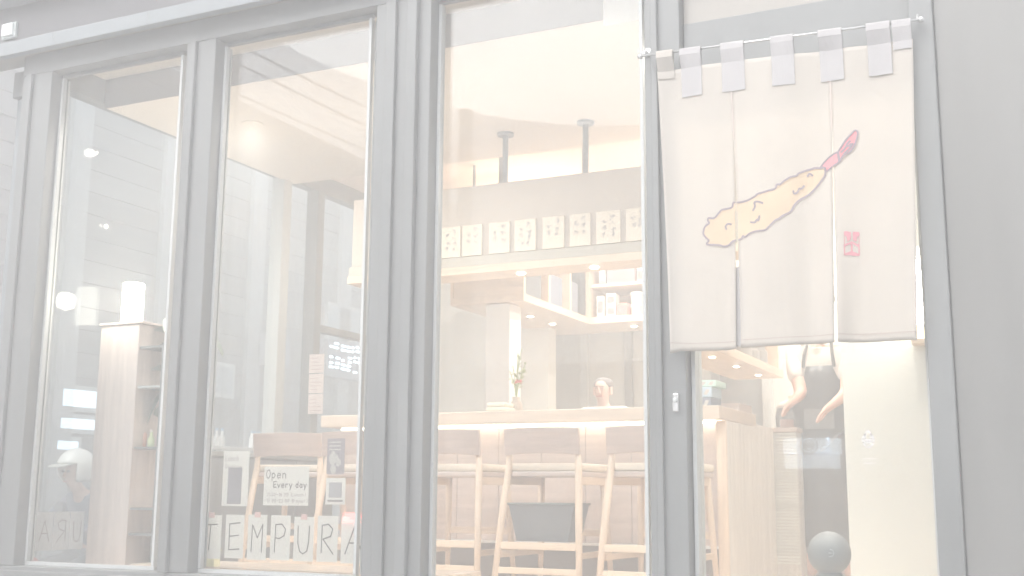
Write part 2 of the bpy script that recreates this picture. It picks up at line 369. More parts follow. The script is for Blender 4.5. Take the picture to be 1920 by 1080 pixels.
# ------------------------------------------------------------------ shelves over the kitchen
sh = thing('kitchen_shelf', 'L-shaped oak cubby shelf hanging behind the hood', 'shelf', (-3.0,3.2,1.75))
MB().box(-3.72,-3.17,2.50,4.15,1.75,1.80).build('bottom_board', WLy, sh, bevel=.003)
MB().box(-3.169,-2.19,3.66,4.15,1.75,1.80).build('bottom_board', WL, sh, bevel=.003)
MB().box(-3.72,-3.17,2.50,4.15,2.30,2.34).build('top_board', WLy, sh)
MB().box(-3.169,-2.19,3.66,4.15,2.30,2.34).build('top_board', WL, sh)
MB().box(-3.72,-3.70,2.50,4.15,1.801,2.299).build('back_board', WLy, sh)
MB().box(-3.169,-2.19,4.13,4.15,1.801,2.299).build('back_board', WL, sh)
for yq in (2.51, 2.92, 3.30): MB().box(-3.699,-3.175,yq,yq+.03,1.801,2.299).build('divider', WL, sh)
for xq in (-3.2,-2.72,-2.225): MB().box(xq,xq+.03,3.67,4.129,1.801,2.299).build('divider', WLy, sh)
for xq in (-3.169,-2.689): MB().box(xq,xq+.447,3.68,4.129,2.03,2.05).build('mid_shelf', WL, sh)
for x_, y_ in ((-3.42,2.75),(-3.42,3.15),(-3.42,3.55),(-2.9,3.9),(-2.45,3.9)):
    MB().lathe([(.001,0),(.02,0),(.024,.003),(.024,.005)], (x_,y_,1.7455), 16).build('downlight', GLOW, sh)
for x_, y_ in ((-3.6,2.6),(-3.6,3.9),(-2.4,3.95)): MB().tube([(x_,y_,2.34),(x_,y_,2.749)], .01).build('hanger_rod', PIPE, sh)
BOXM = [mat('box_white', (.64,.63,.62), .7), mat('box_mauve', (.46,.42,.44), .7), mat('box_blue', (.44,.46,.50), .7), mat('box_pink', (.60,.44,.43), .7), mat('box_grey', (.41,.415,.42), .7)]
def carton(label, x, y, z, sx, sy, sz, m, grp='cartons on the kitchen shelves', rz=0.0):
    t_ = thing('carton', label, 'box', (x,y,z), grp)
    MB().box(x-sx/2,x+sx/2,y-sy/2,y+sy/2,z,z+sz).build('body', m, t_, bevel=.003)
    MB().box(x-sx*.36,x+sx*.36,y-sy/2-.002,y-sy/2-.0005,z+sz*.2,z+sz*.75).build('print', BOXM[4] if m is not BOXM[4] else BOXM[0], t_)
    t_.rotation_euler.z = rz; return t_
carton('mauve flat carton on the upper cubby shelf', -2.93,3.80,2.052,.22,.2,.12,BOXM[1])
carton('small white cube carton beside the mauve one on the upper shelf', -2.775,3.78,2.052,.08,.1,.115,BOXM[0])
carton('grey file carton in the side cubby nearest the window', -3.28,2.72,1.802,.16,.26,.2,BOXM[4], rz=.0)
carton('pale blue carton in the middle of the side cubbies', -3.28,3.10,1.802,.16,.24,.22,BOXM[2])
carton('lavender carton in the corner of the side cubbies', -3.29,3.48,1.802,.14,.16,.24,BOXM[2])
carton('white upright carton standing at the corner of the shelf', -3.09,3.74,1.802,.06,.1,.16,BOXM[0])
carton('lower white carton left of the pink one on the shelf', -3.005,3.74,1.802,.075,.1,.085,BOXM[0])
carton('upper white carton with grey print stacked left of the tub', -3.01,3.745,1.888,.075,.1,.09,BOXM[0])
carton('little pink carton on the bottom cubby shelf', -2.915,3.73,1.802,.08,.1,.095,BOXM[3])
carton('dull red carton just right of the cubby divider', -2.62,3.76,1.802,.09,.1,.13,BOXM[3])
carton('tall mauve carton beside the dull red one', -2.53,3.76,1.802,.06,.1,.19,BOXM[1])
carton('blue flat carton on the right upper cubby shelf', -2.58,3.80,2.052,.18,.2,.08,BOXM[2])
carton('narrow grey carton at the left end of the upper cubby shelf', -3.08,3.80,2.052,.06,.18,.15,BOXM[4])
carton('small grey carton at the right end of the bottom cubby', -2.74,3.75,1.802,.03,.08,.1,BOXM[4])
TUB = mat('tub_white', (.64,.63,.61), .5)
for lab, z in (('lower round white tub stacked on the bottom cubby shelf',1.802), ('upper round white tub stacked on another tub in the cubby',1.892)):
    t_ = thing('tub', lab, 'tub', (-2.82,3.76,z), 'stacked white tubs')
    MB().lathe([(.046,0),(.052,.06),(.052,.066)], (-2.82,3.76,z), 22).build('bowl', TUB, t_, smooth=False)
    MB().lathe([(.056,.0665),(.057,.08),(.05,.0875),(.001,.088)], (-2.82,3.76,z), 22).build('lid', BOXM[0], t_)
# small shelf seen through the door
ds = thing('oak_shelf', 'thick oak shelf with spotlights below, seen under the hanging cloth', 'shelf', (-1.88,2.7,1.3))
zz = 1.30
MB().box(-2.10,-1.75,1.9,3.72,zz,zz+.055).build('board', WLy, ds, bevel=.004)
MB().box(-2.09,-2.06,1.91,3.71,zz+.056,1.74).build('back_board', WLy, ds)
for yq in (2.5, 3.66): MB().box(-2.05,-1.77,yq,yq+.03,zz+.056,1.74).build('upright', WLz, ds)
MB().box(-2.10,-1.75,1.9,3.72,1.741,1.748).build('top_board', WLy, ds)
for px, py in ((1329,674),(1375,688),(1416,699)):
    q = atZ(px, py, zz); q2 = atX(px, py, -1.88)
    yq = q2.y; MB().lathe([(.001,0),(.016,0),(.019,.003),(.019,.004)], (-1.86,yq,zz-.0045), 16).build('downlight', GLOW, ds)
for yq in (2.1, 3.6): MB().tube([(-1.92,yq,1.748),(-1.92,yq,2.749 if yq > 2.05 else CZ)], .009).build('hanger_rod', PIPE, ds)
JAR = mat('jar_grey', (.52,.525,.53), .3)
for i, (yq, hq, lab) in enumerate(((3.05,.14,'grey jar nearest on the oak shelf'), (3.25,.12,'squat grey jar between two others on the oak shelf'), (3.48,.15,'grey jar at the far end of the oak shelf'))):
    t_ = thing('jar', lab, 'jar', (-1.86,yq,zz+.056), 'jars on the oak shelf')
    MB().lathe([(.05,0),(.058,.02),(.058,hq*.7),(.04,hq*.85),(.04,hq*.9)], (-1.86,yq,zz+.0555), 20).build('body', JAR, t_, smooth=False)
    MB().lathe([(.044,hq*.9),(.044,hq),(.001,hq+.002)], (-1.86,yq,zz+.0556), 20).build('lid', TUB, t_)

# ------------------------------------------------------------------ counter
ct = thing('counter', 'long wooden bar counter with glowing strip under its top', 'counter', (-2.85,2,0))
CX0, CX1 = -4.06, -1.605
MB().box(CX0,CX1,1.52,2.30,.885,.955).build('counter_top', wood('counter_oak', (.66,.615,.575), 0), ct, bevel=.006)
nb = 9; wq = (CX1-.01-CX0-.04)/nb
for i in range(nb):
    MB().box(CX0+.04+i*wq+.0015,CX0+.04+(i+1)*wq-.0015,1.70,1.735,.24,.882).build('front_panel', WPINK, ct, bevel=.002)
MB().box(CX0+.05,CX1-.012,1.737,2.25,.0,.882).build('carcass', WPINK, ct)
MB().box(CX0+.04,CX1-.01,1.66,1.70,.225,.239).build('foot_trim', mat('trim_white', (.8,.78,.75), .5), ct)
MB().box(CX0+.06,CX1-.012,1.72,1.736,.0,.224).build('kickboard', mat('kick_grey', (.47,.45,.44), .6), ct)
LED = emit('led_strip', (1,.90,.72), 4, True)
MB().box(CX0+.06,CX1-.03,1.655,1.675,.872,.884).build('led_strip', LED, ct)
MB().box(CX1-.012,CX1-.0,1.66,2.24,.02,.884).build('end_panel', WGREY, ct, bevel=.003)
MB().box(CX1-.10,CX1-.001,2.241,2.72,.0,.90).build('return_panel', WGREY, ct, bevel=.003)
MB().box(CX1-.055,CX1-.001,1.64,1.659,.02,.883).build('corner_post', WLz, ct, bevel=.003)

# stools
def make_chair():
    t_ = thing('bar_chair', 'x', 'chair', (0,0,0), 'chairs along the counter')
    # local: chair faces +y, back at y=-.2
    w = .206; mb = MB(); n = 10
    for k in range(n+1):
        u = -1+2*k/n; yb = -.215+.035*(1-u*u)*-1
        for (dy, z) in ((-.011,.70),(-.011,.828),(.011,.828),(.011,.70)):
            mb.v.append(Vector((u*w, yb+dy+(z-.7)*-.15, z-(.008*u*u if z < .75 else .004*u*u))))
    for k in range(n):
        for j in range(4):
            a = k*4+j; b = k*4+(j+1) % 4; mb.f.append([a, b, b+4, a+4])
    mb.f.append([3,2,1,0]); mb.f.append([n*4+i for i in range(4)])
    mb.build('backrest', wood('chair_walnut', (.60,.55,.53), 0, rough=.35, coat=.3), t_, bevel=.004)
    for s in (-1, 1):
        MB().tube([(s*.232,-.30,0),(s*.205,-.235,.45),(s*.192,-.205,.62),(s*.186,-.203,.76)], [.015,.019,.018,.012], 10).build('rear_leg', WLz, t_, smooth=True)
        MB().tube([(s*.205,.225,0),(s*.185,.185,.40),(s*.175,.17,.60)], [.013,.018,.019], 10).build('front_leg', WLz, t_, smooth=True)
        MB().bar((s*.213,-.245,.20),(s*.19,.20,.20),.018,.03).build('side_rail', WLy, t_, bevel=.003)
        MB().bar((s*.195,-.20,.565),(s*.18,.17,.565),.02,.04).build('seat_rail', WLy, t_, bevel=.003)
    MB().bar((-.216,-.262,.245),(.216,-.262,.245),.02,.035).build('rear_rail', WL, t_, bevel=.003)
    MB().bar((-.222,-.276,.125),(.222,-.276,.125),.02,.03).build('lower_rail', WL, t_, bevel=.003)
    MB().bar((-.19,.20,.30),(.19,.20,.30),.02,.035).build('footrest', WL, t_, bevel=.003)
    MB().box(-.2,.2,-.20,.21,.585,.612).build('seat_frame', WPINK, t_, bevel=.008)
    MB().box(-.205,.205,-.195,.215,.613,.652).build('cushion', CUSH, t_, bevel=.014)
    return t_
ch0 = make_chair()
chairs = [(-2.397,1.285,0,'middle chair in the right window, with a dark basket below its seat'), (-2.957,1.285,.02,'chair at the left edge of the right window pane'),
          (-1.838,1.285,-.02,'chair at the right edge of the right window pane'), (-3.516,1.285,.03,'chair partly hidden by the wide grey post, seen in the middle pane'),
          (-4.02,1.30,.22,'end chair turned askew at the left end of the counter')]
for i, (x, y, rz, lab) in enumerate(chairs):
    o = ch0 if i == 0 else copy_tree(ch0)
    o.location = (x,y,.0); o.rotation_euler.z = rz; o['label'] = lab
bk = thing('basket', 'dark tapered basket resting on the rail of the middle chair', 'basket', (-2.4,1.13,.265))
mb = MB(); a_, b_, z0, z1 = .14, .185, .266, .445
def ringpts(hx, hy, z, cx=-2.40, cyy=1.16): return [(cx-hx,cyy-hy,z),(cx+hx,cyy-hy,z),(cx+hx,cyy+hy,z),(cx-hx,cyy+hy,z)]
mb.add(ringpts(.14,.085,z0)+ringpts(.178,.10,z1)+ringpts(.170,.092,z1)+ringpts(.132,.077,z0+.008),
       [(0,1,2,3),(0,4,5,1),(1,5,6,2),(2,6,7,3),(3,7,4,0),(4,8,9,5),(5,9,10,6),(6,10,11,7),(7,11,8,4),(8,12,13,9),(9,13,14,10),(10,14,15,11),(11,15,12,8),(12,15,14,13)])
mb.build('tub', DARK, bk)
mb = MB()
P = ringpts(.182,.104,z1+.004); mb.tube([P[0],P[1],P[2],P[3],P[0]], .006, 8); mb.build('rim', BLACKP, bk)

# LED light and small things on the counter
vz = thing('flower_vase', 'vase of green stems with one red flower on the counter', 'flower vase', (-3.05,2.1,.956))
bx_ = atY(968, 745, 2.1)
vx = bx_.x; vz.location = (vx,2.1,.956); ORG[vz.name] = Vector((vx,2.1,.956))
MB().lathe([(.03,0),(.045,.03),(.04,.08),(.022,.11),(.026,.125)], (vx,2.1,.956), 20).build('vase', mat('vase_clay', (.58,.55,.52), .4), vz, smooth=True)
GREEN = mat('leaf_green', (.50,.54,.40), .6, var=.15, scale=12)
mb = MB(); ml = MB(); rnd = random.Random(4)
for i in range(9):
    a = rnd.uniform(0,6.28); r_ = rnd.uniform(.02,.08); h = rnd.uniform(.16,.34)
    tip = Vector((vx+r_*math.cos(a),2.1+r_*math.sin(a),1.08+h)); mb.tube([(vx,2.1,1.07),(vx+r_*.3*math.cos(a),2.1+r_*.3*math.sin(a),1.08+h*.5),tip], .0025, 5)
    for q in range(7):
        f_ = .35+.1*q; b0 = Vector((vx,2.1,1.07)).lerp(tip, min(1,f_)); d = Vector((rnd.uniform(-1,1),rnd.uniform(-1,1),rnd.uniform(-.1,.8))).normalized(); s_ = d.cross(Vector((0,0,1))).normalized()*.009
        ml.add([b0,b0+d*.02+s_,b0+d*.045,b0+d*.02-s_], [(0,1,2,3)])
mb.build('stems', GREEN, vz); ml.build('leaves', GREEN, vz)
q = atY(972, 716, 2.06); mb = MB()
for i in range(14):
    a = i*2.4; d = Vector((math.cos(a),math.sin(a)*.6,.5-.07*i)).normalized(); s_ = d.cross(Vector((.3,.2,1))).normalized()*.012
    mb.add([q,q+d*.014+s_,q+d*.03,q+d*.014-s_], [(0,1,2,3)])
mb.build('red_flower', mat('flower_red', (.74,.42,.36), .6), vz)
tw = thing('towel_pile', 'pile of folded white towels on the counter below the flowers', 'towels', (-2.98,2.0,.956))
q = atY(940, 770, 2.0); tw.location = (q.x,2.0,.956); ORG[tw.name] = Vector((q.x,2.0,.956))
for i in range(3): MB().box(q.x-.08+.006*i,q.x+.08-.012*i,1.93,2.07,.9565+i*.028,.983+i*.028).build('towel', mat('towel_white', (.72,.71,.67), .9, var=.04, scale=40, bump=.3), tw, bevel=.012)
tr = thing('tray', 'thin pale tray near the right end of the counter', 'tray', (-2.04,1.9,.956))
MB().box(-2.14,-1.95,1.8,1.98,.956,.962).build('base', BOXM[0], tr, bevel=.002)
MB().box(-2.14,-1.95,1.972,1.98,.9625,.98).build('rim', BOXM[0], tr, bevel=.002)

# things on the counter end seen through the door
tb = [(0,'lower blue and white patterned flat box stacked on the counter',BOXM[2]), (1,'upper blue and white flat box of the stack on the counter',mat('box_pale_blue',(.60,.66,.71),.6)), (2,'thin mint coloured box lying on top of the stack',mat('box_mint',(.64,.74,.71),.6))]
zc = .956
for i, lab, m in tb:
    h = (.062,.055,.035)[i]; t_ = thing('flat_box', lab, 'box', (-1.80,1.86,zc), 'flat boxes stacked on the counter')
    dx = (0,.004,.03)[i]
    MB().box(-1.905+dx,-1.715+dx,1.76,1.96,zc+.0005,zc+h).build('body', m, t_, bevel=.003)
    mb = MB(); rnd = random.Random(i)
    for k in range(4):
        x0 = -1.895+dx+k*.045; mb.add([(x0,1.7585,zc+h*.25),(x0+.02,1.7585,zc+h*.2),(x0+.036,1.7585,zc+h*.7),(x0+.016,1.7585,zc+h*.75)], [(0,1,2,3)])
    mb.build('print', BOXM[0], t_); zc += h+.001
cr = thing('crate_tray', 'small rosy wooden tray at the end of the counter', 'tray', (-1.68,2.05,.956))
MB().box(-1.76,-1.62,1.98,2.26,.9565,.966).build('base', WPINK, cr)
for a in ((-1.76,-1.75,1.98,2.26),(-1.63,-1.62,1.98,2.26),(-1.749,-1.631,1.98,1.99),(-1.749,-1.631,2.25,2.26)): MB().box(*a,.9665,1.0).build('side', WPINK, cr)

# reeded cabinet beyond, with a pot and jar on it
rc = thing('reeded_cabinet', 'low cabinet with fine horizontal reeded front behind the cook', 'cabinet', (-1.4,3.4,0))
MB().box(-1.74,-1.05,3.24,3.70,.06,.86).build('carcass', WGREY, rc)
MB().box(-1.76,-1.03,3.19,3.72,.862,.895).build('top', WPINK, rc, bevel=.003)
MB().box(-1.76,-1.03,3.16,3.72,.0,.10).build('plinth', WPINK, rc, bevel=.003)
mb = MB(); z = .11
while z < .855: mb.box(-1.735,-1.055,3.205,3.238,z,z+.012); z += .0185
o = mb.build('reeds', wood('reed_wood', (.77,.735,.71), 0), rc); o['kind'] = 'stuff'
pt = thing('rice_pot', 'squat dark lidded pot on the reeded cabinet', 'pot', (-1.62,3.36,.896))
q = atY(1485, 790, 3.36); px_ = q.x; pt.location = (px_,3.36,.896); ORG[pt.name] = Vector((px_,3.36,.896))
MB().lathe([(.07,0),(.10,.02),(.105,.12),(.095,.16),(.097,.165)], (px_,3.36,.896), 26).build('body', DARK, pt, smooth=True)
MB().lathe([(.1,.166),(.085,.20),(.04,.22),(.001,.223)], (px_,3.36,.896), 26).build('lid', WGREY, pt, smooth=True)
MB().lathe([(.012,.223),(.02,.235),(.02,.25),(.001,.253)], (px_,3.36,.896), 16).build('knob', WL, pt)
sc_ = thing('low_stand', 'dark low stand beside the limed counter end', 'stand', (-1.53,2.95,.0))
MB().box(-1.70,-1.56,2.78,3.10,.86,.905).build('top', mat('walnut_dark', (.47,.43,.41), .5), sc_, bevel=.004)
for a in ((-1.69,2.8),(-1.58,2.8),(-1.69,3.07),(-1.58,3.07)): MB().box(a[0],a[0]+.02,a[1],a[1]+.02,0,.859).build('leg', WGREY, sc_)

# lamp on the cream partition
lp = thing('wall_lamp', 'upright glowing lamp with yellow lower end on the cream partition', 'lamp', (-.55,.98,1.35))
a = atY(1704, 490, .96); b = atY(1742, 640, .96)
MB().box(a.x,b.x,.93,.975,b.z+.075,a.z).build('diffuser', emit('lamp_white', (1,.95,.86), 24, True), lp, bevel=.006)
MB().box(a.x+.002,b.x-.002,.932,.975,b.z+.012,b.z+.0745).build('yellow_shade', emit('lamp_yellow', (1,.84,.42), 2.2), lp, bevel=.006)
MB().box(a.x-.004,b.x+.004,.925,.999,b.z-.012,b.z+.0115).build('base', WL, lp, bevel=.003)
MB().box(a.x+.005,b.x-.005,.976,.999,b.z+.012,a.z+.02).build('back_plate', BEAD, lp)
cx_ = (a.x+b.x)/2
MB().box(cx_-.02,cx_+.02,.965,.999,a.z+.021,a.z+.07).build('junction', BOXM[0], lp, bevel=.004)
MB().tube([(cx_,.985,a.z+.07),(cx_,.985,2.59)], .006).build('conduit', BOXM[0], lp)
MB().lathe([(.011,0),(.011,.02)], (cx_,.985,a.z+.22), 12).build('coupling', BOXM[0], lp)

# ------------------------------------------------------------------ lamp and rack by the corner
pi = thing('corner_pillar', 'rosy wooden pillar with a table lamp on top in the left pane', 'pillar', (-4.57,.42,.0))
PY = .36
a = atY(190, 612, PY); b = atY(262, 612, PY)
MB().box(a.x,b.x,PY,PY+.22,.0,a.z).build('shaft', wood('rosy_panel', (.67,.63,.61), 2), pi, bevel=.004)
MB().box(a.x-.008,b.x+.02,PY-.008,PY+.228,a.z+.001,a.z+.014).build('cap', WPINK, pi, bevel=.003)
PT = a.z+.0145
tl = thing('table_lamp', 'bright white cylinder table lamp standing on the rosy pillar', 'lamp', (-4.6,.47,PT))
q = atY(247, 600, PY+.1)
MB().lathe([(.03,0),(.032,.006),(.028,.010)], (q.x,PY+.1,PT), 22).build('foot', STEEL, tl)
MB().lathe([(.055,.012),(.058,.016),(.058,.225),(.054,.23),(.001,.2305)], (q.x,PY+.1,PT), 28).build('shade', emit('shade_glow', (1,.94,.82), 9, True), tl, smooth=False)
rk = thing('metal_rack', 'slim dark metal rack with glass shelves beside the rosy pillar', 'rack', (-4.35,.5,0))
RY = .38
x0, x1 = atY(244,800,RY).x, atY(300,800,RY).x; dy = .26
zt = atY(262,645,RY).z
for x in (x0,x1):
    for y in (RY,RY+dy): MB().box(x-.009,x+.009,y-.009,y+.009,.0,zt).build('upright', FRAME, rk)
for py in (1000,952,838,724,650):
    z = atY(262,py,RY).z
    MB().box(x0+.0095,x1-.0095,RY-.008,RY+dy+.008,z-.012,z).build('shelf', FRAME if py != 724 else BEAD, rk)
for (pa, pb) in ((724,838),(650,724),(838,952)):
    za, zb = atY(262,pa,RY).z-.012, atY(262,pb,RY).z
    MB().tube([(x0,RY+dy,za),(x1,RY+dy,zb)], .005).build('brace', FRAME, rk); MB().tube([(x1,RY+dy+.012,za),(x0,RY+dy+.012,zb)], .005).build('brace', FRAME, rk)
z = atY(262,838,RY).z
for i, (lab, m, dxx, h) in enumerate((('slim pink bottle on the metal rack',mat('bottle_pink',(.72,.56,.50),.3),.03,.12), ('pale green bottle on the metal rack',mat('bottle_green',(.62,.66,.54),.3),.085,.08))):
    t_ = thing('bottle', lab, 'bottle', (x0+dxx,RY+.07,z), 'bottles on the metal rack')
    MB().lathe([(.016,0.0005),(.018,.01),(.018,h*.55),(.008,h*.75),(.008,h)], (x0+dxx,RY+.07,z), 16).build('body', m, t_, smooth=True)
    MB().lathe([(.0095,h),(.0095,h+.014),(.001,h+.015)], (x0+dxx,RY+.07,z), 12).build('cap', TUB, t_)
# plant beside the rack
plt = thing('broadleaf_plant', 'broad leaved plant with drooping grey green leaves beside the rack', 'plant', (-4.1,.55,0))
lx = atY(330, 700, .50).x
LEAF = mat('dusty_leaf', (.42,.45,.43), .35, var=.12, scale=9)
MB().lathe([(.09,0),(.12,.22),(.125,.24)], (lx,.56,.0005), 22).build('pot', mat('plant_pot', (.5,.5,.5), .6), plt)
MB().tube([(lx,.56,.2),(lx+.01,.55,.8),(lx-.01,.56,1.35)], [.02,.014,.01]).build('stem', WGREY, plt)
for i, (z0, ang, L, dr_) in enumerate(((1.33,3.3,.26,.12),(1.25,2.8,.24,.16),(1.12,3.4,.26,.12),(1.02,4.1,.22,.15),(1.3,.3,.24,.1),(1.15,5.6,.25,.14),(.95,1.9,.22,.12),(.9,3.0,.2,.13),(1.36,4.6,.22,.06))):
    mb = MB(); d = Vector((math.cos(ang),math.sin(ang)*.6,0)); s_ = Vector((-math.sin(ang),math.cos(ang),0)); n = 9
    for k in range(n+1):
        t = k/n; c_ = Vector((lx,.555,z0))+d*(L*t)+Vector((0,0,.09*math.sin(t*2.2)-dr_*t*t*1.6)); wv = .075*math.sin(math.pi*min(1,t*.93+.04))**.7
        mb.v += [c_-s_*wv+Vector((0,0,.012)), c_, c_+s_*wv+Vector((0,0,.012))]
    for k in range(n):
        for j in range(2): a = k*3+j; mb.f.append([a,a+1,a+4,a+3])
    mb.build('leaf', LEAF, plt, smooth=True)

# ------------------------------------------------------------------ window ledge, papers and cards
lg = thing('window_ledge', 'low glossy oak ledge along the floor inside the windows', 'ledge', (-3.2,.3,0))
for i in range(4):
    MB().box(-4.2,-2.48,.15+i*.105,.15+i*.105+.102,.0,.148).build('plank', FLOORW, lg, bevel=.002)
q0 = atY(380,1042,.16); q1 = atY(403,1042,.16)
yb_ = thing('cream_block', 'small cream block standing on the oak ledge behind the letter T', 'block', (q0.x,.2,.149))
MB().box(q0.x,q1.x,.155,.20,.1485,.222).build('body', mat('cream_block', (.82,.77,.62), .6), yb_, bevel=.003)
MB().box(q0.x-.003,q1.x+.003,.15,.205,.2225,.226).build('lid', mat('cream_block_lid', (.78,.73,.6), .6), yb_)

GL = {'T':[[(.05,.92),(.95,.95)],[(.5,.93),(.42,.05)]], 'E':[[(.95,.98),(.1,.93),(.12,.04),(.95,.08)],[(.12,.5),(.85,.55)]],
 'M':[[(.1,.02),(.14,.95),(.55,.5),(.93,.97),(.9,.02)]], 'P':[[(.12,.02),(.15,.95)],[(.15,.95),(.6,.97),(.9,.8),(.8,.58),(.45,.48),(.15,.5)]],
 'U':[[(.08,.92),(.1,.35),(.25,.08),(.5,.0),(.78,.1),(.9,.4),(.92,.93)]], 'R':[[(.1,.05),(.12,.95)],[(.08,.95),(.55,1),(.88,.85),(.75,.6),(.2,.5),(.95,.02)]],
 'A':[[(.02,.05),(.55,.97),(.98,.1)],[(.25,.42),(.85,.42)]],
 'O':[[(.5,1),(.15,.8),(.05,.45),(.2,.1),(.5,0),(.85,.2),(.92,.6),(.75,.92),(.5,1)]],
 'p':[[(.15,.6),(.15,-.35)],[(.15,.5),(.5,.62),(.85,.4),(.6,.05),(.15,.1)]], 'e':[[(.1,.3),(.85,.36),(.7,.6),(.3,.58),(.1,.3),(.3,.02),(.85,.1)]],
 'n':[[(.15,0),(.15,.6)],[(.15,.45),(.5,.62),(.8,.45),(.82,0)]], 'v':[[(.1,.6),(.45,0),(.9,.62)]], 'r':[[(.2,0),(.2,.6)],[(.2,.42),(.5,.6),(.8,.55)]],
 'y':[[(.1,.6),(.45,.05)],[(.9,.62),(.3,-.38)]], 'd':[[(.8,1),(.8,0)],[(.8,.45),(.4,.6),(.1,.3),(.4,0),(.8,.12)]], 'a':[[(.8,.6),(.8,0)],[(.8,.45),(.4,.6),(.1,.3),(.4,0),(.8,.12)]],
 'L':[[(.15,1),(.12,.03),(.85,.05)]], 'u':[[(.15,.6),(.2,.08),(.6,.02),(.82,.2)],[(.82,.6),(.82,0)]], 'c':[[(.85,.5),(.45,.6),(.12,.3),(.45,0),(.85,.1)]],
 'h':[[(.15,1),(.15,0)],[(.15,.42),(.5,.6),(.8,.42),(.82,0)]], 'm':[[(.1,0),(.1,.6)],[(.1,.45),(.3,.6),(.48,.45),(.48,0)],[(.48,.45),(.7,.6),(.9,.45),(.9,0)]],
 'k':[[(.15,1),(.15,0)],[(.8,.62),(.15,.25),(.8,0)]], 's':[[(.8,.55),(.4,.62),(.2,.45),(.75,.2),(.5,0),(.15,.06)]],
 '1':[[(.3,.8),(.55,1),(.55,0)]], '0':[[(.5,1),(.15,.6),(.2,.2),(.5,0),(.85,.3),(.8,.8),(.5,1)]], '3':[[(.2,.95),(.7,.95),(.75,.7),(.4,.52),(.8,.3),(.6,.02),(.15,.08)]],
 '4':[[(.7,0),(.7,1),(.1,.35),(.9,.35)]], '2':[[(.15,.8),(.5,1),(.8,.75),(.15,.02),(.9,.02)]], '7':[[(.1,.97),(.9,.97),(.4,0)]], ':':[[(.45,.65),(.5,.7)],[(.45,.2),(.5,.25)]],
 '~':[[(.05,.45),(.3,.58),(.65,.4),(.95,.52)]], '(':[[(.6,1.05),(.35,.5),(.6,-.05)]], ')':[[(.4,1.05),(.65,.5),(.4,-.05)]], 'i':[[(.5,.6),(.5,0)],[(.5,.8),(.5,.85)]], 'D':[[(.15,0),(.15,1),(.6,.95),(.88,.55),(.6,.05),(.15,0)]], ' ':[]}
def write(mb, text, org, u, v, cw, chh, wd, nrm):
    org = Vector(org); u = Vector(u); x = 0
    for ch in text:
        strokes(mb, GL.get(ch, []), org+u*x, u, v, (cw*.82, chh), wd, nrm); x += cw*(.6 if ch in ':i1 ()' else 1)
YC = .022
card_px = [(372,418),(419,460),(461,503),(504,547),(548,591),(592,636),(637,690)]
for i, ch in enumerate('TEMPURA'):
    a, b = card_px[i]
    p0 = atY(a+1.5,1041,YC); p1 = atY(b-1.5,962,YC)
    t_ = thing('letter_card', f'white letter card reading {ch}, {["leftmost","second","third","fourth","fifth","sixth","last"][i]} of the row taped to the middle window', 'letter card', ((p0.x+p1.x)/2,YC,p0.z), 'letter cards in the middle window')
    zt = 0.395+random.uniform(-.004,.004); zb_ = .198+random.uniform(-.004,.004)
    MB().box(p0.x,p1.x,YC,YC+.0015,zb_,zt).build('card', PAPER, t_)
    mb = MB(); wq = p1.x-p0.x
    strokes(mb, GL[ch], (p0.x+wq*.16,YC-.0015,zb_+.032), (1,0,0), (0,0,1), (wq*.68,.130), .0052, (0,-1,0)); mb.build('letter', INK, t_)
    if i % 2 == 0: MB().box(p0.x+wq*.35,p0.x+wq*.65,YC-.003,YC-.0008,zt-.012,zt+.012).build('tape', mat('tape_pink', (.70,.60,.58), .5), t_)
# mirrored cards on the side glazing
YS = [(.03,.135),(.14,.245),(.25,.345)]
for i, (ch, (ya, yb)) in enumerate(zip('ARU', YS)):
    t_ = thing('letter_card', f'letter card {ch} seen from behind on the side glass, {["nearest the corner post","middle of three","farthest from the corner post"][i]}', 'letter card', (-4.735,(ya+yb)/2,.2), 'letter cards on the side glass')
    MB().box(-4.737,-4.7355,ya+.015,yb+.015,.198,.392).build('card', mat('backlit_paper', (.76,.75,.74), .8, var=.02, scale=9, transl=.75), t_)
    mb = MB(); wq = yb-ya
    strokes(mb, [[(1-x, y) for x, y in s] for s in GL[ch]], (-4.734,ya+.015+wq*.18,.235), (0,1,0), (0,0,1), (wq*.64,.115), .004, (1,0,0)); mb.build('letter', INK2, t_)

def sheet(name, label, cat, px0, py0, px1, py1, m, Y=.022, grp=None):
    a = atY(px0,py1,Y); b = atY(px1,py0,Y); a2 = atY(px1,py1,Y); b2 = atY(px0,py0,Y)
    z0 = (a.z+a2.z)/2; z1 = (b.z+b2.z)/2
    t_ = thing(name, label, cat, ((a.x+b.x)/2,Y,z0), grp)
    MB().box(a.x,b.x,Y,Y+.0015,z0,z1).build('sheet', m, t_); return t_, a.x, b.x, z0, z1
t_, x0, x1, z0, z1 = sheet('menu_poster', 'tall white lunch poster with a grey picture block', 'poster', 415,846,468,949, PAPER)
MB().box(x0+(x1-x0)*.22,x0+(x1-x0)*.75,.0195,.0215,z0+(z1-z0)*.04,z0+(z1-z0)*.70).build('picture', mat('picture_grey', (.485,.47,.475), .6, var=.08, scale=40), t_)
mb = MB(); write(mb, 'Lunch', (x0+.012,.0205,z1-.045), (1,0,0), (0,0,1), .016,.026,.0025, (0,-1,0)); write(mb, 'Omakase', (x0+.012,.0205,z1-.078), (1,0,0), (0,0,1), .0145,.018,.002, (0,-1,0)); mb.build('lettering', INK2, t_)
t_, x0, x1, z0, z1 = sheet('notice', 'white handwritten notice reading Open Every day', 'notice', 493,875,580,948, PAPER)
mb = MB(); W = x1-x0; H = z1-z0
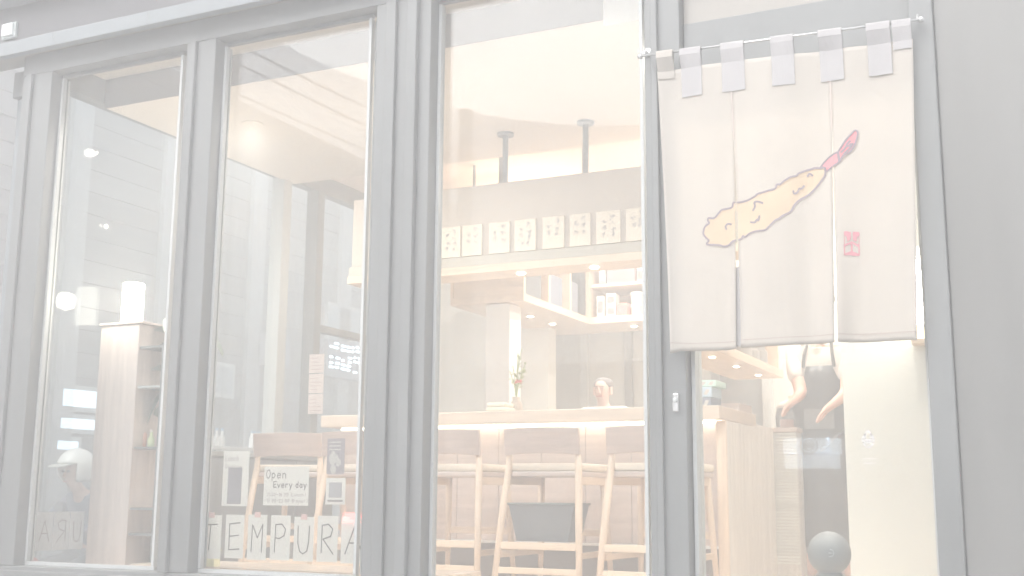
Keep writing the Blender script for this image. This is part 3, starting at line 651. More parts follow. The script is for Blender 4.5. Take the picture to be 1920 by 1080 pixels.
write(mb, 'Open', (x0+W*.05,.0205,z0+H*.70), (1,0,0), (0,0,1), W*.12,H*.22,.0035, (0,-1,0)); write(mb, 'Every day', (x0+W*.22,.0205,z0+H*.46), (1,0,0), (0,0,1), W*.088,H*.16,.004, (0,-1,0)); mb.build('lettering', INK, t_)
mb = MB(); write(mb, '11:30~14:30 (Lunch)', (x0+W*.08,.0205,z0+H*.24), (1,0,0), (0,0,1), W*.055,H*.085,.002, (0,-1,0)); write(mb, '17:00~22:00 (Dinner)', (x0+W*.08,.0205,z0+H*.08), (1,0,0), (0,0,1), W*.053,H*.085,.002, (0,-1,0)); mb.build('small_lettering', INK2, t_)
t_, x0, x1, z0, z1 = sheet('photo_sheet', 'grey food photo sheet on the middle window above the framed sheet', 'photo', 612,822,647,889, mat('photo_mauve', (.53,.50,.505), .6, var=.05, scale=60))
mb = MB(); rnd = random.Random(3)
for i in range(9):
    cx_, cz_, r_ = x0+(x1-x0)*rnd.uniform(.25,.75), z0+(z1-z0)*rnd.uniform(.12,.55), rnd.uniform(.008,.018)
    mb.add([(cx_+r_*math.cos(k)*1.0,.021-.0002*i,cz_+r_*1.3*math.sin(k)) for k in [j*.785 for j in range(8)]], [list(range(8))])
for i in range(3): mb.box(x0+.012,x1-.02,.0205,.0212,z1-.02-i*.016,z1-.014-i*.016)
mb.build('print', mat('photo_print', (.63,.61,.59), .6, var=.1, scale=80), t_)
t_, x0, x1, z0, z1 = sheet('framed_sheet', 'small square white sheet with a plain grey block', 'sheet', 610,896,648,946, PAPER)
MB().box(x0+.018,x1-.018,.0195,.0215,z0+.03,z1-.02).build('grey_block', mat('block_grey', (.56,.55,.55), .6, var=.04, scale=90), t_)
MB().box(x0+.012,x1-.012,.0195,.0215,z0+.012,z0+.02).build('caption_line', INK2, t_)
for i, (a, b, lab) in enumerate(((664,699,'top'),(701,737,'middle'),(739,776,'bottom'))):
    t_, x0, x1, z0, z1 = sheet('pink_note', f'{lab} pink note of the column of three on the middle window', 'note', 579-i,a,608-i,b, PINKP, grp='pink notes on the window')
    mb = MB(); rnd = random.Random(i)
    for k in range(4): mb.box(x0+.012,x0+.012+rnd.uniform(.03,.06),.0203,.0213,z0+.014+k*.017,z0+.0165+k*.017)
    mb.build('writing', mat('pink_ink', (.64,.59,.575), .7), t_)

# ------------------------------------------------------------------ hanging cloth over the door
nr = thing('noren', 'cream split door curtain printed with a fried prawn, hung on a rod', 'curtain', (-.88,-.12,2.22))
CLOTH = mat('noren_cloth', (.655,.64,.62), .9, var=.015, scale=5, bump=.12, bscale=420, transl=.36, spec=.1)
STRAP = mat('strap_cloth', (.555,.55,.553), .9, var=.03, scale=30, bump=.1, bscale=300, spec=.1)
def rodz(x): return 2.211-.03*(x+1.40)
XL, XR = -1.364, -.403
def cloth_top(x): return rodz(x)-.066
def cloth_bot(x): return 1.030+.006*math.sin(7*x)-.004*(x+.9)
S1, S2 = atY(1378,400,-.147).x, atY(1568,400,-.147).x
def squeeze(x, v):                       # the cloth draws in slightly towards its hem
    return x + (x-(-.885))*(-.085*v)*(1.0 if x < -.885 else .95)
def cloth_y(x, v):
    d = .020*math.sin(x*9+1.2)*(.3+v)+.011*math.sin(x*23+v*2.5)*(.3+.7*v)+.010*math.sin(v*3.1)
    d += .005*math.sin(x*41+v*3.0+.6*math.sin(v*5))*v*(1-.4*v)+.003*math.sin(x*33-v*4+1)*(1-v)
    for s in (S1, S2): d -= .020*math.exp(-((x-s)/.045)**2)*v*v*(1 if x > s else .5)
    d -= .016*math.exp(-((x-(S1+S2)/2)/.06)**2)*v*v
    if x < XL+.09: d -= .05*((XL+.09-x)/.09)**2*v
    return -.152+d
def on_cloth(x, v, off=0.0):
    z = cloth_top(x)*(1-v)+cloth_bot(x)*v
    return Vector((squeeze(x, v), cloth_y(x, v)-off, z))
def gap(v, g): return max(0, v-.28)/.72*g
edges = [(XL,S1,0,.020),(S1,S2,.006,.010),(S2,XR,.004,0)]
NV = 60; pan = []
for pi_, (a, b, ga, gb) in enumerate(edges):
    mb = MB(); NU = 26
    for j in range(NV+1):
        v = j/NV
        for i in range(NU+1):
            xa, xb = a+gap(v,ga), b-gap(v,gb); x = xa+(xb-xa)*i/NU
            p = on_cloth(x, v)
            if pi_ == 0 and i < 4 and v > .9: p.z -= .012*(4-i)/4*((v-.9)/.1)
            mb.v.append(p)
    for j in range(NV):
        for i in range(NU):
            q = j*(NU+1)+i; mb.f.append([q,q+1,q+NU+2,q+NU+1])
    o = mb.build('cloth_panel', CLOTH, nr, smooth=True); so = o.modifiers.new('solid','SOLIDIFY'); so.thickness = .0015; pan.append(o)
    hm = MB()
    for i in range(NU): 
        xa, xb = a+gap(.985,ga), b-gap(.985,gb)
        u0, u1 = xa+(xb-xa)*i/NU, xa+(xb-xa)*(i+1)/NU
        hm.add([on_cloth(u0,.972,.003),on_cloth(u1,.972,.003),on_cloth(u1,.975,.003),on_cloth(u0,.975,.003)], [(0,1,2,3)])
    hm.build('hem_stitch', mat('hem_thread', (.60,.57,.55), .9), o)
# seams down to the slits
for s, gx in ((S1,.0),(S2,.0)):
    mb = MB()
    for j in range(18):
        v0, v1 = j*.28/18, (j+1)*.28/18
        mb.add([on_cloth(s-.002,v0,.003),on_cloth(s+.002,v0,.003),on_cloth(s+.002,v1,.003),on_cloth(s-.002,v1,.003)], [(0,1,2,3)])
    mb.build('seam', mat('seam_thread', (.66,.62,.60), .9), pan[1])
# backing strip seen in the open slit
mb = MB()
for j in range(20):
    v0, v1 = .72+j*.27/20, .72+(j+1)*.27/20
    mb.add([on_cloth(S1-.03,v0,-.012),on_cloth(S1+.03,v0,-.012),on_cloth(S1+.03,v1,-.012),on_cloth(S1-.03,v1,-.012)], [(0,1,2,3)])
mb.build('backing', STRAP, pan[0])
mb = MB().tube([(-1.425,-.162,rodz(-1.425)),(-.375,-.162,rodz(-.375))], .0048, 12); mb.build('rod', STEEL, nr, smooth=True)
for x in (-1.415,-.385):
    br = MB().tube([(x,-.162,rodz(x)),(x,-.13,rodz(x)+.03),(x,-.10,rodz(x)+.032)], .005, 8).build('bracket', STEEL, nr)
    MB().lathe([(.001,0),(.018,0),(.018,.006),(.008,.010)], (x,-.101,rodz(x)+.034), 16, 'y').build('rosette', STEEL, br)
    MB().lathe([(.001,-.010),(.010,-.008),(.011,0),(.010,.008),(.001,.010)], (x+(-.014 if x < -1 else .014),-.162,rodz(x)), 14, 'x').build('finial', STEEL, br, smooth=True)
strap_px = [(60,165,.0),(200,305,.115),(405,520,.115),(655,768,.115),(893,1012,.115),(1135,1255,.115),(1265,1380,.03)]
for a, b, ov in strap_px:
    xa = atY(1200+a/2.667, 80, -.157).x; xb = atY(1200+b/2.667, 80, -.157).x
    xa = max(xa, XL+.004); xb = min(xb, XR-.004)
    mb = MB(); prof = []
    zr = rodz((xa+xb)/2)
    prof = [(-.145,zr-.09),(-.151,zr-.02)]+[(-.162+.010*math.cos(t),zr+.010*math.sin(t)) for t in [k*math.pi/6 for k in range(0,7)]]+[(-.173,zr-.02),(None,zr-.07),(None,zr-.07-max(ov,.03))]
    n = 4
    for i in range(n+1):
        x = xa+(xb-xa)*i/n
        for (y, z) in prof:
            if y is None: v = max(0,(cloth_top(x)-z)/(cloth_top(x)-cloth_bot(x))); y = cloth_y(x,v)-.005
            mb.v.append(Vector((x,y,z+rodz(x)-zr)))
    m_ = len(prof)
    for i in range(n):
        for k in range(m_-1): q = i*m_+k; mb.f.append([q,q+1,q+m_+1,q+m_])
    o = mb.build('strap', STRAP if ov else CLOTH, nr); so = o.modifiers.new('solid','SOLIDIFY'); so.thickness = .0015

# prints on the cloth: pixel outlines of the drawing turned into cloth coordinates
def c2(px, py):
    p = atY(1200+px/2.161, 180+py/2.161, -.152)
    x = p.x
    for _ in range(6):
        v = (cloth_top(x)-p.z)/(cloth_top(x)-cloth_bot(x)); x += p.x-squeeze(x, v)
    return x, v
body = [(728,288),(705,287),(690,292),(665,300),(640,312),(633,321),(610,328),(585,345),(568,360),(557,361),(549,378),(520,388),(500,395),(480,401),(470,410),(440,425),(405,432),(378,432),(372,450),(345,458),(330,462),(315,480),(300,495),(278,495),(275,505),(280,515),(262,530),(255,555),(265,572),(278,585),(270,600),(300,603),(325,605),(340,610),(360,604),(378,588),(412,582),(420,570),(430,574),(450,560),(475,552),(510,548),(525,535),(550,508),(565,500),(580,487),(610,468),(625,440),(645,418),(680,395),(710,365),(730,340),(745,318),(748,295),(745,285),(728,288)]
tail1 = [(728,285),(738,270),(755,252),(770,240),(784,231),(800,228),(803,262),(775,282),(758,298),(748,300),(745,286),(728,285)]
tail2 = [(800,240),(802,222),(815,200),(830,178),(850,155),(866,138),(876,138),(880,150),(872,182),(860,208),(845,225),(822,236),(806,262),(800,240)]
marks = [[(675,322),(680,313),(688,312),(695,318)], [(620,383),(624,394),(636,388),(642,374),(652,372),(662,360)], [(462,468),(470,452),(468,436),(480,432),(502,438)], [(452,515),(470,516),(478,506),(485,508),(489,490)], [(350,540),(347,528),(356,518),(370,520)],
         [(812,225),(828,208),(838,190),(850,178)], [(824,232),(842,214),(850,206),(860,188)], [(838,200),(846,198),(852,190)]]
def panel_of(x, v):
    for k, (a, b, ga, gb) in enumerate(edges):
        if a+gap(v,ga) <= x <= b-gap(v,gb): return k
    return None
def inpoly(x, y, P):
    r = False; j = len(P)-1
    for i in range(len(P)):
        (xi, yi), (xj, yj) = P[i], P[j]
        if (yi > y) != (yj > y) and x < (xj-xi)*(y-yi)/(yj-yi)+xi: r = not r
        j = i
    return r
def fill(name, poly, m, off, step=.0045):
    P = [c2(*p) for p in poly]; xs = [p[0] for p in P]; vs_ = [p[1] for p in P]; dv = step/1.12
    mbs = {}
    x = min(xs)
    while x < max(xs):
        v = min(vs_)
        while v < max(vs_):
            if inpoly(x+step/2, v+dv/2, P):
                k = panel_of(x+step/2, v+dv/2)
                if k is not None: mbs.setdefault(k, MB()).add([on_cloth(x,v,off),on_cloth(x+step,v,off),on_cloth(x+step,v+dv,off),on_cloth(x,v+dv,off)], [(0,1,2,3)])
            v += dv
        x += step
    for k, mb in mbs.items(): mb.build(name, m, pan[k], smooth=True)
def line(name, polys, m, wd, off):
    mbs = {}
    for pl_ in polys:
        P = [c2(*p) for p in pl_]
        # smooth resample
        Q = []
        for i in range(len(P)-1):
            p0, p1, p2, p3 = P[max(i-1,0)], P[i], P[i+1], P[min(i+2,len(P)-1)]
            for k in range(6):
                t = k/6
                Q.append(tuple(.5*((2*p1[d])+(-p0[d]+p2[d])*t+(2*p0[d]-5*p1[d]+4*p2[d]-p3[d])*t*t+(-p0[d]+3*p1[d]-3*p2[d]+p3[d])*t**3) for d in (0,1)))
        Q.append(P[-1])
        for i in range(len(Q)-1):
            a, b = Q[i], Q[i+1]; k = panel_of((a[0]+b[0])/2,(a[1]+b[1])/2)
            if k is None: continue
            A, B_ = on_cloth(*a,off), on_cloth(*b,off); d = (B_-A)
            if d.length < 1e-6: continue
            d.normalize(); s_ = Vector((0,-1,0)).cross(d).normalized()*wd/2
            mbs.setdefault(k, MB()).add([A-s_-d*wd*.2,B_-s_+d*wd*.2,B_+s_+d*wd*.2,A+s_-d*wd*.2], [(0,1,2,3)])
    for k, mb in mbs.items(): mb.build(name, m, pan[k])['kind'] = 'stuff'
fill('prawn_batter', body, mat('print_batter', (.68,.625,.555), .9, var=.05, scale=14, transl=.2, spec=.1), .0026)
PRED = mat('print_red', (.70,.49,.50), .9, var=.08, scale=20, spec=.1)
fill('prawn_tail', tail1, PRED, .0026); fill('prawn_tail', tail2, PRED, .0026)
PLN = mat('print_line', (.50,.47,.49), .9, spec=.1)
line('prawn_outline', [body, tail1, tail2]+marks, PLN, .0068, .0042)
# seal
def seal_poly(pts, off=.0026):
    return [(824+x*60, 545+y*97) for x, y in pts]
SEAL = mat('seal_red', (.64,.48,.50), .9, spec=.1)
for pts in ([(0,0),(.43,0),(.43,.32),(.22,.43),(.14,.2),(.0,.16)], [(1,0),(.57,0),(.57,.32),(.78,.43),(.86,.2),(1,.16)], [(.5,.39),(1,.56),(1,.66),(.5,.48),(0,.66),(0,.56)], [(.44,.44),(.56,.44),(.56,.88),(.44,.88)], [(0,1),(0,.94),(.4,.82),(.6,.82),(1,.94),(1,1)], [(0,.1),(.06,.1),(.06,1),(0,1)], [(.94,.1),(1,.1),(1,1),(.94,1)]):
    fill('red_seal', seal_poly(pts), SEAL, .0026, step=.0022)

# ------------------------------------------------------------------ people
SKIN = mat('skin', (.68,.565,.52), .6, var=.05, scale=12)
SKIN2 = mat('skin_pale', (.66,.575,.54), .6, var=.05, scale=12)
def skinned(name, pts, edges, m, parent, root=0, sub=2):
    o0 = ORG[parent.name]
    me = bpy.data.meshes.new(name); me.from_pydata([Vector(p[0])-o0 for p in pts], edges, [])
    o = bpy.data.objects.new(name, me); COL.objects.link(o); o.parent = parent; ORG[o.name] = o0
    o.modifiers.new('skin', 'SKIN'); 
    lay = me.skin_vertices[0].data if me.skin_vertices else None
    if lay is None:
        bm = bmesh.new(); bm.from_mesh(me); bm.verts.layers.skin.verify(); bm.to_mesh(me); bm.free(); lay = me.skin_vertices[0].data
    for i, p in enumerate(pts):
        r = p[1]; lay[i].radius = (r, r) if not isinstance(r, tuple) else r; lay[i].use_root = (i == root)
    s = o.modifiers.new('sub', 'SUBSURF'); s.levels = sub; s.render_levels = sub
    me.materials.append(m); o.modifiers['skin'].use_smooth_shade = True
    return o
def hand(pts, edges, wi, palm, dirv, side, curl):
    """palm and five fingers grown from wrist vertex wi"""
    palm = Vector(palm); d = Vector(dirv).normalized(); s = Vector(side).normalized(); c = Vector(curl).normalized()
    k = len(pts); pts.append((palm, .022)); edges.append((wi, k)); pk = k
    for f, (off, L) in enumerate(((-.027,.058),(-.009,.07),(.009,.074),(.027,.066))):
        b = palm+s*off+d*.035
        i = len(pts); pts += [(b,.0095),(b+d*L*.5+c*.012,.0085),(b+d*L*.75+c*.035,.0075)]; edges += [(pk,i),(i,i+1),(i+1,i+2)]
    b = palm-s*.03+d*.0; i = len(pts); pts += [(b+c*.01,.011),(b-s*.018+d*.035+c*.02,.0095),(b-s*.012+d*.06+c*.03,.008)]; edges += [(pk,i),(i,i+1),(i+1,i+2)]

# the cook
def P3(px, py, y): return atY(px, py, y)
cx0 = P3(1540,700,3.0).x
ck = thing('person', 'cook in white shirt and dark bib apron standing in the doorway view', 'person', (cx0,3.0,0))
X = cx0
sR, sL = Vector((X-.175,3.02,1.37)), Vector((X+.175,3.02,1.37))
eR, wR = P3(1503,738,2.90), P3(1487,752,2.80)
eL, wL = P3(1588,738,2.88), P3(1562,758,2.80)
pts = [((X,3.03,.94),(.15,.11)),((X,3.03,1.12),(.135,.10)),((X,3.03,1.30),(.16,.11)),((X,3.02,1.43),(.07,.07)),((X,3.00,1.50),(.052,.055)),((X,2.985,1.57),(.065,.085)),((X,2.985,1.66),(.078,.098)),((X,2.99,1.74),(.06,.075)),
       (sR,.062),(eR,.043),(wR,.028),(sL,.062),(eL,.043),(wL,.028),
       ((X-.09,3.03,.85),.095),((X-.10,3.0,.48),.058),((X-.10,3.04,.09),.042),((X-.10,2.93,.04),.036),((X+.09,3.03,.85),.095),((X+.11,3.0,.48),.058),((X+.12,3.04,.09),.042),((X+.13,2.93,.04),.036)]
ed = [(0,1),(1,2),(2,3),(3,4),(4,5),(5,6),(6,7),(2,8),(8,9),(9,10),(2,11),(11,12),(12,13),(0,14),(14,15),(15,16),(16,17),(0,18),(18,19),(19,20),(20,21)]
hand(pts, ed, 10, wR+(wR-eR).normalized()*.06, (wR-eR), (.2,-.9,.1), (0,0,-1))
hand(pts, ed, 13, wL+(wL-eL).normalized()*.06, (wL-eL), (.2,-.9,.1), (0,0,-1))
bd = skinned('body', pts, ed, SKIN, ck)
WHITE = mat('white_shirt', (.70,.68,.665), .85, var=.03, scale=10, bump=.25, bscale=18)
skinned('shirt', [((X,3.03,.93),(.165,.125)),((X,3.03,1.12),(.152,.116)),((X,3.03,1.30),(.178,.125)),((X,3.025,1.43),(.085,.085)),(sR,.078),(sR.lerp(eR,.75),.062),(sL,.078),(sL.lerp(eL,.75),.062)], [(0,1),(1,2),(2,3),(2,4),(4,5),(2,6),(6,7)], WHITE, ck)
skinned('trousers', [((X,3.035,.95),(.165,.125)),((X-.09,3.035,.85),.108),((X-.10,3.01,.48),.075),((X-.10,3.04,.13),.062),((X+.09,3.035,.85),.108),((X+.11,3.01,.48),.075),((X+.12,3.04,.13),.062)], [(0,1),(1,2),(2,3),(0,4),(4,5),(5,6)], DARK, ck)
mb = MB(); N = 14
for j in range(15):
    z = 1.285-j*(1.09/14)
    hw = .105+.075*min(1,max(0,(1.285-z)/.17)) if z > 1.115 else .18+.01*(1.1-z)
    for i in range(N+1):
        u = -1+2*i/N; a = u*1.25
        rx, ry = hw/.949, .135+(.02 if z < .95 else 0)+.008*math.sin(u*9+z*6)*(1 if z < .9 else .3)
        mb.v.append(Vector((X+rx*math.sin(a), 3.03-ry*math.cos(a)*1.05, z+(.012*u*u if j == 0 else 0))))
for j in range(14):
    for i in range(N): q = j*(N+1)+i; mb.f.append([q,q+1,q+N+2,q+N+1])
APR = mat('apron_black', (.33,.335,.345), .45, var=.08, scale=16, bump=.3, bscale=14); ap = mb.build('apron', APR, ck, smooth=True); so = ap.modifiers.new('solid','SOLIDIFY'); so.thickness = .004
for s in (-1,1): MB().tube([(X+s*.095,2.915,1.28),(X+s*.085,2.915,1.36),(X+s*.07,2.985,1.455),(X+s*.04,3.06,1.47)], .011, 6).build('strap', APR, ap)
MB().box(X-.09,X+.09,2.868,2.874,.90,1.02).build('pocket', mat('pocket_cloth', (.43,.435,.44), .6), ap)
mb = MB(); mb.lathe([(.088,0),(.105,.02),(.10,.08),(.07,.11),(.001,.118)], (X,2.99,1.685), 22); mb.build('cap', DARK, ck, smooth=True)
for s in (-1,1): MB().lathe([(.001,-.011),(.010,-.006),(.0115,0),(.010,.006),(.001,.011)], (X+s*.03,2.90,1.645), 12).build('eye', INK, bd, smooth=True)
MB().prism([(X-.014,2.895,1.60),(X+.014,2.895,1.60),(X,2.89,1.65)], (0,-.018,-.004)).build('nose', SKIN, bd)
MB().box(X-.024,X+.024,2.897,2.905,1.565,1.572).build('mouth', mat('lips', (.58,.38,.35), .6), bd)
for s in (-1,1): MB().box(X+s*.075-.008,X+s*.075+.008,2.975,3.005,1.60,1.655).build('ear', SKIN, bd, bevel=.006)
# glass container held by the cook
gl = thing('glass_jar', 'small clear glass jar under the hand of the cook', 'jar', (wR.x-.03,2.79,.9))
gx, gz = P3(1470,800,2.80).x+.02, .905
gl.location = (gx,2.80,gz); ORG[gl.name] = Vector((gx,2.80,gz))
gl_stand = thing('reeded_stand', 'narrow reeded stand under the glass jar beside the cook', 'stand', (gx,2.82,0))
MB().box(gx-.11,gx+.075,2.72,2.93,.876,.904).build('top', WPINK, gl_stand, bevel=.003)
MB().box(gx-.10,gx+.065,2.755,2.92,.0,.8755).build('carcass', WGREY, gl_stand)
mb = MB(); z = .10
while z < .86: mb.box(gx-.098,gx+.063,2.735,2.7545,z,z+.012); z += .0185
mb.build('reeds', wood('reed_wood', (.77,.735,.71), 0), gl_stand)['kind'] = 'stuff'
MB().lathe([(.001,.0005),(.045,.0005),(.047,.01),(.047,.095),(.044,.1)], (gx,2.80,gz), 24).build('jar_glass', glass('jar_glass', (.92,.94,.94), refl=2), gl, smooth=False)
MB().lathe([(.001,.003),(.041,.003),(.041,.05),(.001,.051)], (gx,2.80,gz), 20).build('contents', mat('jar_contents', (.62,.52,.50), .6), gl)

# guest seated behind the counter
gy = 3.25; hp = P3(1130,731,gy); GX = hp.x; HZ = hp.z
gs = thing('person', 'guest in pale shirt with short dark hair seated behind the counter', 'person', (GX,gy,0))
dz = HZ-1.20
GS = .80
def G(x, y, z): return Vector((GX+x*GS, gy+y*GS, HZ+(z-1.20)*GS))
def gsc(L): return [(p, (r[0]*GS, r[1]*GS) if isinstance(r, tuple) else r*GS) for p, r in L]
pts = [(G(0,.06,.60),(.15,.12)),(G(0,.05,.80),(.14,.11)),(G(0,.04,.96),(.155,.11)),(G(0,.03,1.05),(.06,.06)),(G(0,.01,1.09),(.05,.05)),(G(0,-.005,1.135),(.058,.07)),(G(0,-.005,1.19),(.074,.09)),(G(0,0,1.25),(.072,.088)),(G(0,.005,1.285),(.045,.055)),
       (G(-.17,.04,1.0),.06),(G(-.23,-.05,.78),.042),(G(-.12,-.24,.80),.028),(G(.17,.04,1.0),.06),(G(.23,-.05,.78),.042),(G(.12,-.24,.80),.028),
       (G(-.10,-.02,.55),.08),(G(-.11,-.36,.53),.058),(G(-.11,-.36,.12),.042),(G(-.11,-.46,.06),.036),(G(.10,-.02,.55),.08),(G(.11,-.36,.53),.058),(G(.11,-.36,.12),.042),(G(.11,-.46,.06),.036)]
ed = [(0,1),(1,2),(2,3),(3,4),(4,5),(5,6),(6,7),(7,8),(2,9),(9,10),(10,11),(2,12),(12,13),(13,14),(0,15),(15,16),(16,17),(17,18),(0,19),(19,20),(20,21),(21,22)]
hand(pts, ed, 11, G(-.09,-.30,.80), (.4,-1,0), (1,.4,0), (0,0,-1)); hand(pts, ed, 14, G(.09,-.30,.80), (-.4,-1,0), (1,-.4,0), (0,0,-1))
gb = skinned('body', gsc(pts), ed, SKIN2, gs)
skinned('shirt', gsc([(G(0,.06,.60),(.165,.135)),(G(0,.05,.80),(.156,.125)),(G(0,.04,.955),(.175,.125)),(G(0,.032,1.045),(.075,.075)),(G(-.17,.04,1.0),.074),(G(-.23,-.05,.78),.055),(G(.17,.04,1.0),.074),(G(.23,-.05,.78),.055)]), [(0,1),(1,2),(2,3),(2,4),(4,5),(2,6),(6,7)], WHITE, gs)
skinned('trousers', gsc([(G(0,.06,.60),(.16,.13)),(G(-.10,-.02,.55),.092),(G(-.11,-.36,.53),.072),(G(-.11,-.36,.16),.056),(G(.10,-.02,.55),.092),(G(.11,-.36,.53),.072),(G(.11,-.36,.16),.056)]), [(0,1),(1,2),(2,3),(0,4),(4,5),(5,6)], DARK, gs)
mb = MB(); mb.lathe([(r_*GS, h_*GS) for r_, h_ in ((.080,.0),(.086,.03),(.078,.062),(.045,.082),(.001,.088))], G(0,.020,1.222), 22); mb.build('hair', mat('grey_hair', (.43,.425,.43), .8, var=.1, scale=60, bump=.4), gs, smooth=True)
for s in (-1,1):
    c_ = G(s*.03,-.083,1.205); MB().lathe([(.001,-.003),(.006,-.002),(.007,0),(.006,.002),(.001,.003)], c_, 12).build('eye', INK, gb, smooth=True)
    c_ = G(s*.076,.0,1.19); MB().box(c_.x-.008,c_.x+.008,c_.y-.014,c_.y+.014,c_.z-.028,c_.z+.028).build('ear', SKIN2, gb, bevel=.006)
    c_ = G(s*.03,-.088,1.222); MB().box(c_.x-.014,c_.x+.014,c_.y-.002,c_.y+.004,c_.z-.003,c_.z+.002).build('eyebrow', INK, gb)
c_ = G(0,-.085,1.165); MB().prism([c_+Vector((-.013,0,0)),c_+Vector((.013,0,0)),c_+Vector((0,-.002,.04))], (0,-.016,-.003)).build('nose', SKIN2, gb)
c_ = G(0,-.078,1.14); MB().box(c_.x-.022,c_.x+.022,c_.y-.004,c_.y+.004,c_.z-.004,c_.z+.003).build('mouth', mat('lips', (.58,.38,.35), .6), gb)
gst = thing('stool', 'round stool the guest sits on behind the counter', 'stool', (GX,gy+.05,0))
SZZ = G(0,0,.60).z-.15
MB().lathe([(.15,0),(.16,.015),(.16,.03),(.001,.032)], (GX,gy+.05,SZZ), 24).build('seat', WL, gst)
for s in (-1,1):
    for t in (-1,1): MB().tube([(GX+s*.13,gy+.06+t*.13,0),(GX+s*.09,gy+.06+t*.09,SZZ)], .014).build('leg', WLz, gst)

# ------------------------------------------------------------------ street outside the side glazing
nb_ = thing('neighbour_building', 'pale grey neighbour building with board siding across the side street', 'building', (-9.7,4,-.85))
NX = -9.6
MB().box(NX-3,NX,-14,26,-.85,5.6).build('wall', mat('neighbour_render', (.41,.415,.42), .8, var=.05, scale=.8), nb_)
z = 1.7; SID = mat('siding_board', (.405,.412,.415), .7, var=.08, scale=1, stretch=(1,.5,6)); SID2 = mat('siding_board_pale', (.44,.445,.445), .7, var=.12, scale=1.4, stretch=(1,.5,6))  # two board tones stand in for banded street reflections in the glass
for i in range(15):
    MB().box(NX+.002,NX+.03,-13.9,25.9,z,z+.235).build('siding_board', SID if i % 4 else SID2, nb_); z += .25+(.0 if i % 3 else .02)
for px in (118,300,470,640,770):
    q = atX(px, 700, NX+.06); MB().box(NX+.031,NX+.10,q.y-.14,q.y+.14,-.84,5.6).build('pilaster', mat('neighbour_pilaster', (.53,.54,.545), .6), nb_)
LITB = emit('window_blue_glow', (.72,.88,1.0), .8)
for (a, b, c_, d_) in ((120,735,185,760),(116,788,182,802),(110,828,150,842),(395,690,440,735),(620,590,690,640)):
    p, q = atX(a,d_,NX+.12), atX(c_,b,NX+.12)
    wn = MB().box(NX+.031,NX+.09,p.y-.05,q.y+.05,p.z-.05,q.z+.05).build('window', BEAD, nb_)
    MB().box(NX+.0905,NX+.10,p.y,q.y,p.z,q.z).build('pane', LITB if a < 200 else mat('dim_pane', (.55,.57,.585), .15), wn)
# glowing sign boards
for k, (a, b, c_, d_, lab) in enumerate(((500,632,545,684,'small dark sign board with glowing blue white characters, left of two'), (612,652,696,704,'wide dark sign board with rows of glowing white characters, right of two'))):
    p, q = atX(a,d_,NX+.25), atX(c_,b,NX+.25)
    t_ = thing('led_sign', lab, 'sign', (NX+.25,(p.y+q.y)/2,p.z), 'glowing signs across the side street')
    MB().box(NX+.11,NX+.25,p.y,q.y,p.z,q.z).build('board', mat('sign_slate', (.46,.475,.50), .5), t_, bevel=.01)
    mb = MB(); rnd = random.Random(k+5); rows = 3; h = (q.z-p.z)
    for r_ in range(rows):
        y_ = p.y+.06
        while y_ < q.y-.12:
            L = rnd.uniform(.05,.13); zc = p.z+h*(.2+.27*r_)+rnd.uniform(-.02,.02)
            for s_ in range(rnd.choice((1,2,2))):
                mb.box(NX+.2505,NX+.262,y_,y_+L*rnd.uniform(.6,1),zc+s_*.06,zc+s_*.06+.028)
            y_ += L+rnd.uniform(.03,.09)
    mb.build('characters', emit('led_characters', (.80,.92,1.0), 2.6), t_)
lbx = atX(566, 856, NX+1.0)
t_ = thing('light_box', 'small sky blue light box behind the handwritten notice', 'light box', (lbx.x,lbx.y,lbx.z))
p, q = atX(552,866,NX+1.0), atX(578,846,NX+1.0)
MB().box(NX+.93,NX+.995,p.y,q.y,p.z,q.z).build('panel', emit('sky_blue_panel', (.55,.82,1.0), 1.4), t_)
MB().box(NX+.90,NX+.929,p.y-.03,q.y+.03,p.z-.03,q.z+.03).build('frame', BEAD, t_)
MB().box(NX+.9,NX+.93,(p.y+q.y)/2-.03,(p.y+q.y)/2+.03,-.85,p.z-.031).build('post', FRAME, t_)
# overhead cables and their pole
for i, (z, sag) in enumerate(((4.5,.25),(4.75,.3),(5.0,.22),(5.25,.35))):
    pts = [(-7.6+.05*i, y, z-sag*(1-((y-4)/14)**2)) for y in [k*2-10 for k in range(15)]]
    tag(MB().tube(pts, .014, 6).build('cable', FRAME, loc=(-7.6,4,z)), f'overhead cable along the side street, {["lowest","second from bottom","second from top","highest"][i]} of four', 'cable', 'overhead cables')
up = thing('utility_pole', 'grey concrete utility pole carrying the overhead cables', 'pole', (-7.6,-10,-.85))
MB().tube([(-7.6,-10,-.85),(-7.6,-10,6)], [.14,.10], 12).build('shaft', WALLG, up); MB().box(-8.1,-7.0,-10.05,-9.95,4.9,5.0).build('crossarm', FRAME, up)
up2 = copy_tree(up); up2['label'] = 'second utility pole farther along the side street'; up2.location.y = 18

